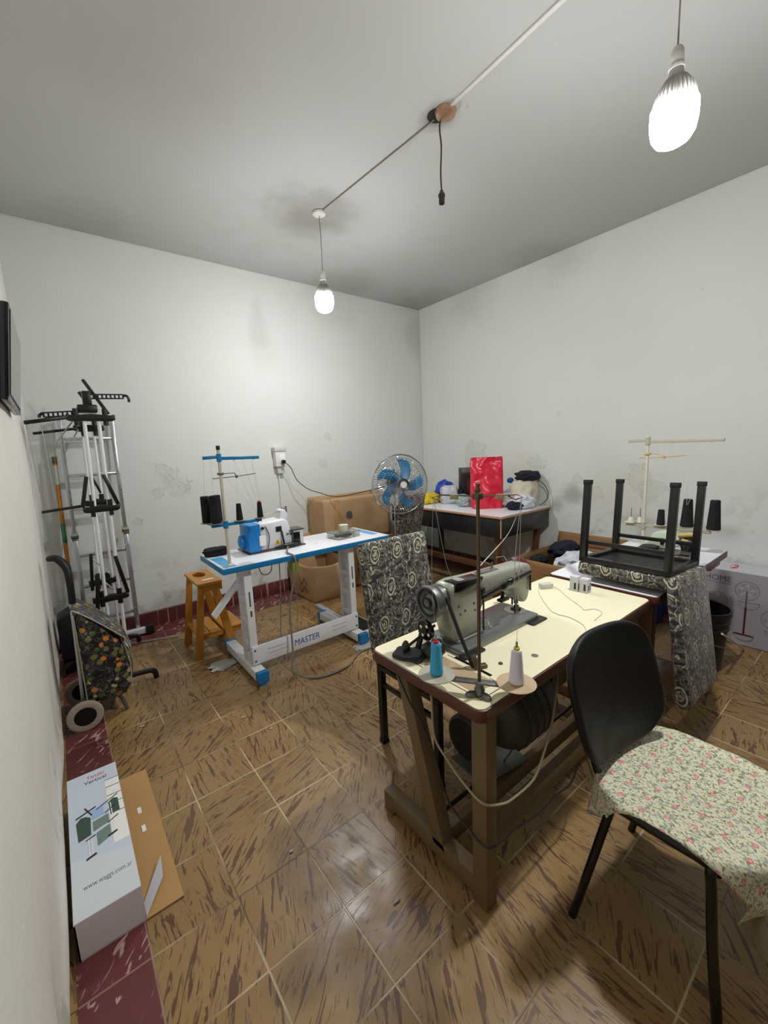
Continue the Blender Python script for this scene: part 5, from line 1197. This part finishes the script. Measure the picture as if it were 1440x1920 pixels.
b = B(); b.cyl((pb.x, pb.y, 1.06), (pb.x, pb.y, 1.13), 0.03, seg=18); b.bar((pb.x, pb.y, 1.12), pb-Z*0.03, 0.05, 0.04, 0.006); b.out('neck', 'dull_steel', r)
b = B().torus((pb.x, pb.y, 0.014), Z, 0.20, 0.012, 40, 8)
for k in range(3): a = k*2*PI/3; b.bar((pb.x, pb.y, 0.018), (pb.x+0.2*math.cos(a), pb.y+0.2*math.sin(a), 0.018), 0.03, 0.012, 0.002)
b.out('base', 'black_metal', r)
B().tube(cat([(1.815, 1.925, 1.392), (1.87, 1.90, 1.33), (1.92, 1.88, 1.20), (2.02, 1.85, 1.10), (2.10, 1.70, 1.05), (2.16, 1.58, 1.02), (2.24, 1.45, 1.03), (2.30, 1.2, 1.08), (2.37, 0.98, 1.13)], 8), 0.0042, 7).out('power_cord', 'cable_dark', r, label='dark drooping cord')
# wall outlet
r = thing('wall_outlet', (1.80, 2.03, 1.33), 'white surface outlet box on the back wall with a black plug', 'outlet')
b = B(); b.bb(1.745, 1.855, 1.965, 2.04, 1.345, 1.51, 0.006); b.out('outlet_box', 'white_matt', r)
B().bb(1.735, 1.865, 1.955, 2.04, 1.50, 1.545, 0.005).out('top_lid', 'socket_white', r)
B().bb(1.785, 1.845, 1.958, 1.966, 1.38, 1.47, 0.002).out('socket_plate', 'print_window', r)
b = B(); b.cyl((1.815, 1.962, 1.395), (1.815, 1.925, 1.392), 0.020, seg=16); b.out('plug', 'black_plastic', r)
B().bb(1.77, 1.84, 1.99, 2.04, 1.27, 1.345, 0.006).out('lower_box', 'socket_white', r)
B().cyl((1.795, 2.028, 1.28), (1.79, 2.028, 0.13), 0.009, seg=10).out('conduit', 'white_matt', r)


# ================================================================ CORNER TABLE AND ITS LOAD
r = thing('corner_table', (3.45, 0.9, 0), 'big corner table with worn white top and deep black apron', 'table')
TX0, TY0, TZ = 3.05, 0.175, 0.83
B().bb(TX0-0.01, 3.874, TY0-0.01, 1.75, TZ-0.022, TZ, 0.003).out('tabletop', 'apron_edge', r, label='bare wood edge of the tabletop')
B().bb(TX0-0.008, 3.872, TY0-0.008, 1.748, TZ-0.001, TZ+0.0015).out('laminate', 'white_lam', r, label='white laminate surface')
B().bb(TX0+0.006, TX0+0.03, TY0+0.006, 1.73, TZ-0.205, TZ-0.022, 0.002).out('apron', 'apron', r, label='black apron panel')
B().bb(TX0+0.03, 3.866, TY0+0.006, TY0+0.03, TZ-0.205, TZ-0.022, 0.002).out('apron', 'apron', r, label='black apron panel')
B().bb(TX0+0.003, TX0+0.012, TY0+0.003, TY0+0.012, TZ-0.205, TZ-0.022).out('corner_strip', 'apron_edge', r)
for (xx, yy) in ((3.13, 0.26), (3.80, 0.26), (3.13, 1.66), (3.80, 1.66)):
    dx_ = 0.04 if xx < 3.4 else -0.02; B().bar((xx, yy, TZ-0.10), (xx+dx_, yy+(0.05 if yy < 1 else -0.05), 0.002), 0.06, 0.045, 0.004, up=Y).out('leg', 'leg_wood', r)
B().bar((3.16, 0.33, 0.30), (3.16, 1.60, 0.30), 0.03, 0.06, 0.003).out('side_rail', 'leg_wood', r)
def bag(name, c_, d_, m_, label, cat_, amp=0.15, sc=3, seed=1, pw=2.5, sub=4, z0=TZ+0.0016, rotz=0.0):
    o_ = B().lump((c_[0], c_[1], z0+d_[2]*0.46), d_, amp, sc, seed, sub, pw, flat=z0, rot=Matrix.Rotation(rotz, 4, 'Z')).out(name, m_, ang=70); return tag(o_, label, cat_)
# red bag
r = thing('plastic_bag', (3.42, 0.62, TZ+0.0016), 'bright red plastic bag standing upright on the corner table', 'bag')
b = B()
def redbag(a, c):
    an = 2*PI*a; ca, sa = math.cos(an), math.sin(an); q = (abs(ca)**5+abs(sa)**5)**(-0.2)
    hw = 0.155*(1+0.10*c-0.10*(c > 0.9)*(c-0.9)*5); hd = 0.085*(1-0.80*max(0, c-0.35)/0.65)
    tw = 0.0; x_ = hw*ca*q; y_ = hd*sa*q; z_ = 0.52*c*(1-0.03*(ca > 0)*0)
    crs = 0.020*noise.noise(V((x_*10, z_*9, sa*1.5)))+0.010*noise.noise(V((x_*26, z_*22, 4+sa)))
    y_ += crs*1.3; x_ += crs*0.6
    return V((x_, y_, z_))
dr = Matrix.Rotation(-0.62, 4, 'Z')
b.grid(lambda a, c: dr @ redbag(a, c)+V((3.42, 0.62, TZ+0.003)), 60, 40)
b.out('bag_body', 'red_bag', r, ang=180)
bag('folded_bag', (3.44, 1.16), (0.19, 0.12, 0.21), 'grey_bag', 'light grey plastic bag with red lettering left of the photo tote', 'bag', 0.14, 3, 2, 4, rotz=-0.6)
o_ = [o for o in COL.objects if o.name.startswith('folded_bag')][0]
text('lettering', 'nanu', V((3.375, 1.155, 0.87)), Z, V((-0.80, 0.58, 0.10)), 0.13, 'logo_red', o_, height=0.05, depth=0.002)
bag('plastic_bag', (3.33, 1.36), (0.26, 0.16, 0.12), 'yellow_bag', 'crumpled yellow plastic bag at the left end of the corner table', 'bag', 0.25, 3, 4, 2.6)
bag('plastic_bag', (3.60, 1.38), (0.24, 0.18, 0.25), 'blue_bag', 'blue plastic bag behind the light grey bag', 'bag', 0.2, 2.5, 6, 2.4)
bag('plastic_bag', (3.18, 1.52), (0.26, 0.20, 0.24), 'thin_plastic', 'clear crinkled plastic bag seen through the fan guard', 'bag', 0.25, 4, 7, 2.4)
r = thing('tote_bag', (3.66, 1.02, TZ+0.0016), 'dark photo-print gift bag standing behind the red bag', 'bag')
B().box((3.66, 1.02, TZ+0.20), (0.27, 0.10, 0.40), Matrix.Rotation(-0.62, 4, 'Z'), 0.008).out('bag_body', 'photo_bag', r)
b = B().lump((3.625, 0.955, TZ+0.20), (0.15, 0.02, 0.20), 0.3, 3, 2, 3, rot=Matrix.Rotation(-0.62, 4, 'Z')); b.out('printed_picture', 'maroon', r)
bag('hair_clip', (3.52, 1.06), (0.07, 0.06, 0.20), 'black_plastic', 'black curled strap lump beside the dark tote', 'strap', 0.3, 3, 8, 2)
bag('plastic_bag', (3.44, 0.96), (0.16, 0.12, 0.12), 'teal_bag', 'pale teal small bag in front of the dark tote', 'bag', 0.2, 3, 9, 2.4)
bag('plastic_bag', (3.38, 0.86), (0.20, 0.12, 0.10), 'thin_plastic', 'small clear bag just left of the red bag', 'bag', 0.3, 4, 10, 2.2)
bag('plastic_bag', (3.62, 0.48), (0.24, 0.16, 0.17), 'thin_plastic', 'clear plastic bag of scraps right of the red bag', 'bag', 0.22, 4, 11, 2.6)
bag('fabric_scrap', (3.62, 0.48), (0.17, 0.10, 0.10), 'cream_cloth', 'pale scraps inside the clear bag', 'fabric', 0.3, 3, 12, 2.4)
bag('cloth_bag', (3.70, 0.36), (0.28, 0.24, 0.30), 'cream_cloth', 'cream cloth bag stuffed full at the right end of the corner table', 'bag', 0.14, 2.2, 13, 2.6)
tag(B().lump((3.72, 0.34, 1.145), (0.27, 0.20, 0.11), 0.18, 2.5, 14, 4, 2.4).out('folded_garment', 'navy_cloth'), 'navy garment heaped on top of the cream cloth bag', 'garment')
bag('folded_garment', (3.56, 0.28), (0.22, 0.14, 0.15), 'white_cloth', 'white garment draped beside the cream cloth bag', 'garment', 0.25, 2.5, 15, 2.2, rotz=-0.5)
bag('folded_garment', (3.47, 0.31), (0.17, 0.11, 0.09), 'navy_cloth', 'navy garment lying in front of the white one', 'garment', 0.2, 2.5, 16, 2.4, rotz=-0.5)
tag(B().lump((3.66, 0.50, 1.10), (0.08, 0.06, 0.06), 0.1, 2, 17, 3).out('yarn_ball', 'blue_text'), 'small blue ball peeping out of the cream cloth bag', 'ball')
tag(B().tube(cat([(3.80, 0.30, 1.13), (3.83, 0.20, 1.03), (3.82, 0.17, 0.93), (3.76, 0.19, 0.87), (3.70, 0.19, 0.86)], 6), 0.004, 6).out('bag_strap', 'cable_dark'), 'black cord hanging from the cream cloth bag', 'cord')
tag(B().tube(cat([(3.25, 0.15, 0.812), (2.25, -0.46, 0.895), (1.22, -1.05, 1.015)], 6), 0.0020, 5).out('hanging_cord', 'cable_white'), 'pale cord stretched from the corner table to the grey sewing machine', 'cord')

# open carton with clothes
r = carton('carton', 3.10, 3.83, -0.58, 0.06, 0.002, 0.47, 'open brown carton full of clothes between the corner table and the white table', flaps=[((3.83, 0.06, 0.47), (3.83, -0.58, 0.47), (0.02, 0, 0.12)), ((3.10, -0.58, 0.47), (3.83, -0.58, 0.47), (0, -0.16, 0.05)), ((3.12, 0.06, 0.47), (3.83, 0.06, 0.47), (0, 0.12, -0.06))], mat='cardboard_dark', seed=8)
text('lettering', 'WHO BERE LASH', V((3.092, -0.20, 0.36)), (0, -1, 0), Z, 0.24, 'ink', r, height=0.022, depth=0.0005)
text('lettering', 'GARE', V((3.092, -0.30, 0.32)), (0, -1, 0), Z, 0.08, 'ink', r, height=0.02, depth=0.0005)
tag(B().lump((3.38, -0.36, 0.45), (0.40, 0.24, 0.15), 0.3, 2.6, 3, 4, 2.4).out('folded_garment', 'white_cloth'), 'white clothes piled in the open carton', 'garment')
tag(B().lump((3.60, -0.13, 0.48), (0.34, 0.20, 0.14), 0.25, 2.6, 5, 4, 2.4).out('folded_garment', 'navy_cloth'), 'navy clothes piled behind the white ones in the carton', 'garment')
tag(B().lump((3.26, -0.08, 0.44), (0.24, 0.12, 0.08), 0.25, 2.6, 6, 3, 2.4).out('folded_garment', 'black_fabric'), 'black cloth at the left rim of the open carton', 'garment')

# ================================================================ WHITE TABLE (second overlock station)
r = thing('white_table', (2.65, -1.12, 0), 'white-topped sewing table with brown edge right of the cream table', 'table')
b = B(); b.prism(rrect(2.065, 3.26, -1.40, -0.85, 0.025), (0, 0, 0.708), X, Y, (0, 0, 0.037), 0.004); b.out('tabletop', 'wood_edge', r, label='brown wood edge')
b = B(); b.prism(rrect(2.071, 3.254, -1.394, -0.856, 0.022), (0, 0, 0.7445), X, Y, (0, 0, 0.0025)); b.out('laminate', 'white_lam', r, label='white laminate surface')
B().bb(3.02, 3.22, -1.37, -1.24, 0.655, 0.708, 0.004).out('drawer', 'apron_edge', r, label='small wooden drawer under the top')
for x0 in (2.13, 2.82):
    x1 = x0+0.052
    B().bb(x0, x1, -1.36, -1.30, 0, 0.708, 0.003).out('leg', 'leg_wood', r)
    B().prism([(-0.90, 0.708), (-0.96, 0.708), (-1.10, 0.06), (-1.04, 0.06)], (x0, 0, 0), Y, Z, (x1-x0, 0, 0), 0.003).out('leg', 'leg_wood', r)
    B().bb(x0, x1, -1.30, -0.86, 0.0, 0.07, 0.003).out('foot_bar', 'leg_wood', r)
B().bb(2.18, 2.83, -1.35, -1.315, 0.14, 0.20, 0.003).out('stretcher', 'leg_wood', r)
b = B(); b.bb(2.25, 2.75, -1.28, -1.02, 0.10, 0.112, 0.003); b.out('treadle', 'bed_steel', r, label='grey metal foot treadle')
B().lathe([(0, -0.14), (0.09, -0.13), (0.115, -0.08), (0.115, 0.08), (0.08, 0.13), (0, 0.135)], (2.75, -1.12, 0.55), X, 30).out('motor', 'motor_paint', r)
tag(B().lump((3.62, -0.84, 0.13), (0.30, 0.20, 0.28), 0.12, 2, 2, 3, 4, flat=0.002).out('plastic_bag', 'blue_bag'), 'blue bag on the floor between the white table and the right wall', 'bag')
tag(B().prism([(0, 0), (0.03, 0.003), (0.018, 0.02), (0.008, 0.012)], (2.18, -1.30, 0.7475), X, Y, (0, 0, 0.0008)).out('paper_scrap', 'plate_card'), 'tiny paper scrap on the front edge of the white table', 'paper')
# overlock 2
r = thing('overlock_machine', (2.85, -1.12, 0.747), 'old pale green overlock machine on the white table behind the upturned chair', 'sewing machine')
b = B(); b.prism(rrect(2.66, 2.93, -1.33, -1.02, 0.03), (0, 0, 0.747), X, Y, (0, 0, 0.040), 0.004); b.out('bed', 'mach_grey', r)
b = B(); b.prism(rrect(2.64, 2.90, -1.34, -1.03, 0.03), (0, 0, 0.787), X, Y, (0, 0, 0.008), 0.002); b.out('cloth_plate', 'bed_steel', r)
b = B(); b.prism([(-1.07, 0.795), (-1.19, 0.795), (-1.24, 0.82), (-1.24, 0.87), (-1.21, 0.895), (-1.13, 0.90), (-1.10, 0.885), (-1.07, 0.83), (-1.03, 0.80)], (2.86, 0, 0), Y, Z, (0.10, 0, 0), 0.006); b.out('machine_head', 'mint', r, ang=45)
b = B(); b.bb(2.85, 2.862, -1.165, -1.145, 0.82, 0.86, 0.002); b.lump((2.82, -1.10, 0.805), (0.10, 0.10, 0.03), 0.2, 2, 1, 3); b.out('black_part', 'black_metal', r)
b = B(); b.cyl((2.88, -1.235, 0.885), (2.86, -1.32, 0.905), 0.014, seg=12); b.cyl((2.86, -1.26, 0.86), (2.83, -1.30, 0.86), 0.012, seg=12); b.out('knob', 'amber', r)
b = B(); b.lump((2.90, -1.28, 0.83), (0.09, 0.08, 0.11), 0.3, 3, 3, 3); b.out('looper_unit', 'mach_dark', r)
b = B(); b.tube([(2.70, -1.14, 0.798), (2.70, -1.20, 0.80), (2.72, -1.27, 0.805), (2.76, -1.30, 0.81)], 0.006, 6); b.bb(2.68, 2.76, -1.33, -1.22, 0.796, 0.80, 0.001); b.out('chrome_guide', 'chrome', r)
r, c, nn = stand((3.03, -0.985, 0.747), 1.494, 0.895, 1.455, 1.375, 'ivory', 'plate_grey', False, 'old ivory thread stand on the white table', (0, -1, 0), 0.12, 0.40, [(-0.08, 0.0), (-0.035, 0.03), (0.10, 0.0), (0.235, 0.03), (0.375, 0.02)])
d_ = V((0, -1, 0))
for (t, s_, rb, rt, h_, lb) in ((0.10, 0.0, 0.024, 0.018, 0.10, 'short black cone on the ivory stand, left of the chair legs'), (0.235, 0.03, 0.036, 0.024, 0.175, 'tall black cone in the middle of the ivory stand'), (0.375, 0.02, 0.036, 0.025, 0.18, 'tall black cone at the right end of the ivory stand')):
    cone(c+d_*t+nn*s_+V((0, 0, 0.017)), rb, rt, h_, 'cone_black', lb, 'black thread cones on the ivory stand')
for t, s_ in ((-0.08, 0.0), (-0.035, 0.03)):
    q_ = c+d_*t+nn*s_+Z*0.015; B().lathe([(0.0, 0), (0.022, 0), (0.014, 0.03), (0.008, 0.036), (0, 0.036)], q_, Z, 20).out('cone_holder', 'ivory', r)
b = B()
for (a_, q_) in ((0.10, 0.20), (0.235, 0.24), (0.375, 0.37), (0.24, 0.37), (0.10, 0.14)):
    b.tube([c+d_*a_+Z*0.16, c+d_*q_+Z*0.55], 0.0008, 4)
tag(b.out('sewing_thread', 'thread'), 'pale threads hanging from the ivory guide arm', 'thread')

# ================================================================ BUCKET, STICK, FAN BOX
r = thing('bucket', (3.10, -1.31, 0), 'black ribbed plastic bucket beside the white fan carton', 'bucket')
bc = V((3.10, -1.31, 0.0))
b = B().lathe([(0, 0.002), (0.125, 0.002), (0.132, 0.02), (0.150, 0.27), (0.158, 0.275), (0.158, 0.285), (0.152, 0.29), (0.153, 0.315), (0.162, 0.32), (0.162, 0.33), (0.155, 0.335), (0.157, 0.355), (0.165, 0.36), (0.166, 0.395), (0.160, 0.40), (0.154, 0.395), (0.150, 0.35), (0.128, 0.02), (0, 0.012)], bc, Z, 44); b.out('bucket_body', 'bucket', r)
bh = B().tube(cat([bc+V((-0.162, -0.02, 0.33)), bc+V((-0.18, -0.10, 0.24)), bc+V((-0.10, -0.20, 0.20))], 5), 0.003, 6).out('bail_handle', 'dull_steel', r)
tag(B().lump((2.985, -1.22, 0.42), (0.07, 0.06, 0.16), 0.2, 2, 3, 3).out('cleaning_cloth', 'yellow_cloth'), 'mustard yellow cloth hanging over the bucket rim', 'cloth')
tag(B().cyl((2.90, -1.475, 0.325), (3.52, -1.475, 0.012), 0.0065, seg=8).out('white_stick', 'socket_white'), 'thin white stick leaning against the black bucket', 'stick')
r = thing('fan_carton', (3.74, -1.62, 0), 'large white printed fan carton on its side against the right wall', 'box')
FX = 3.60
B().bb(FX, 3.855, -2.30, -1.02, 0.003, 0.525, 0.003).out('carton_body', 'fanbox_front', r, smooth=False)
B().bb(FX+0.001, 3.854, -2.299, -1.021, 0.525, 0.5265).out('top_face', 'fanbox_top', r, smooth=False)
L_ = FX-0.0008
# top face print: red F badge
b = B(); b.prism([(0.5+0.5*math.cos(2*PI*k/20)*0.9-0.5, 0.5*math.sin(2*PI*k/20)) for k in range(20)], (FX+0.14, -1.345, 0.5268), (0, -0.05, 0), (0.13, 0, 0), (0, 0, 0.0006)); lg_ = b.out('badge', 'logo_red', r, smooth=False)
text('lettering', 'F', (FX+0.100, -1.330, 0.5276), (0, -1, 0), (1, 0, 0), 0.028, 'print_window', lg_, height=0.07, depth=0.0003)
text('lettering', 'FANHOME', (L_, -1.105, 0.443), (0, -1, 0), Z, 0.257, 'grey_ink', r, height=0.04, depth=0.0004)
b = B(); b.bb(L_-0.0002, L_+0.001, -1.362, -1.105, 0.428, 0.4305); b.out('printed_rule', 'grey_ink', r)
text('lettering', 'W', (L_, -1.165, 0.352), (0, -1, 0), Z, 0.03, 'ink', r, height=0.025, depth=0.0004)
def printed_fan(y_, z_, s_, m_, pole=True):
    o_ = V((L_, y_, z_)); u_ = V((0, -1, 0)); nn2 = V((-1, 0, 0))
    b_ = B(); b_.torus(o_, nn2, 0.066*s_, 0.0010, 40, 4); b_.torus(o_, nn2, 0.045*s_, 0.0006, 40, 4)
    for k in range(28):
        a_ = 2*PI*k/28; d2 = u_*math.cos(a_)+Z*math.sin(a_); b_.bar(o_+d2*0.014, o_+d2*0.065*s_, 0.0004, 0.0006)
    b_.torus(o_+V((0, -0.015, -0.08*s_)), (0.25, 0, 1), 0.055*s_, 0.0016, 30, 4)
    pf = b_.out('printed_fan', m_, r)
    b_ = B()
    for k in range(5):
        a_ = 2*PI*k/5+0.3; pts = [(0.012*math.cos(a_-0.5), 0.012*math.sin(a_-0.5)), (0.05*s_*math.cos(a_-0.35), 0.05*s_*math.sin(a_-0.35)), (0.055*s_*math.cos(a_+0.1), 0.055*s_*math.sin(a_+0.1)), (0.03*math.cos(a_+0.4), 0.03*math.sin(a_+0.4))]
        b_.prism(pts, o_-nn2*0.0003, u_, Z, nn2*0.0006)
    b_.out('printed_blade', 'print_grey', pf, smooth=False)
    if pole:
        B().bar(o_+nn2*0.0002, o_-Z*0.12+nn2*0.0002, 0.009, 0.0008, up=nn2).out('printed_pole', 'grey_ink', pf)
        b_ = B(); b_.bar(o_-Z*0.12+nn2*0.0004, o_-Z*0.315+nn2*0.0004, 0.011, 0.0008, up=nn2); b_.torus(o_-Z*0.322, (0.45, 0, 1), 0.055, 0.003, 30, 4); b_.bar(o_-Z*0.322+u_*0.05+nn2*0.001, o_-Z*0.322-u_*0.05+nn2*0.001, 0.006, 0.002, up=nn2); b_.out('printed_base', 'broom_red', pf)
printed_fan(-1.451, 0.403, 1.0, 'grey_ink'); printed_fan(-1.60, 0.23, 1.0, 'grey_ink'); printed_fan(-1.29, 0.30, 0.9, 'grey_ink', False)

# bits of lint on the floor
for k, (xx, yy) in enumerate(((0.70, -0.03), (0.98, 0.42), (0.62, 0.17), (0.47, -0.75), (0.16, 0.48), (0.66, -1.14), (2.52, -1.32))):
    tag(B().lump((xx, yy, 0.004), (0.016+0.006*(k % 3), 0.009, 0.006), 0.4, 2.5, k, 2, flat=0.001).out('lint_speck', 'dirt_pad'), 'tiny white lint speck lying on the brown floor tiles', 'lint', 'lint specks on the floor tiles')
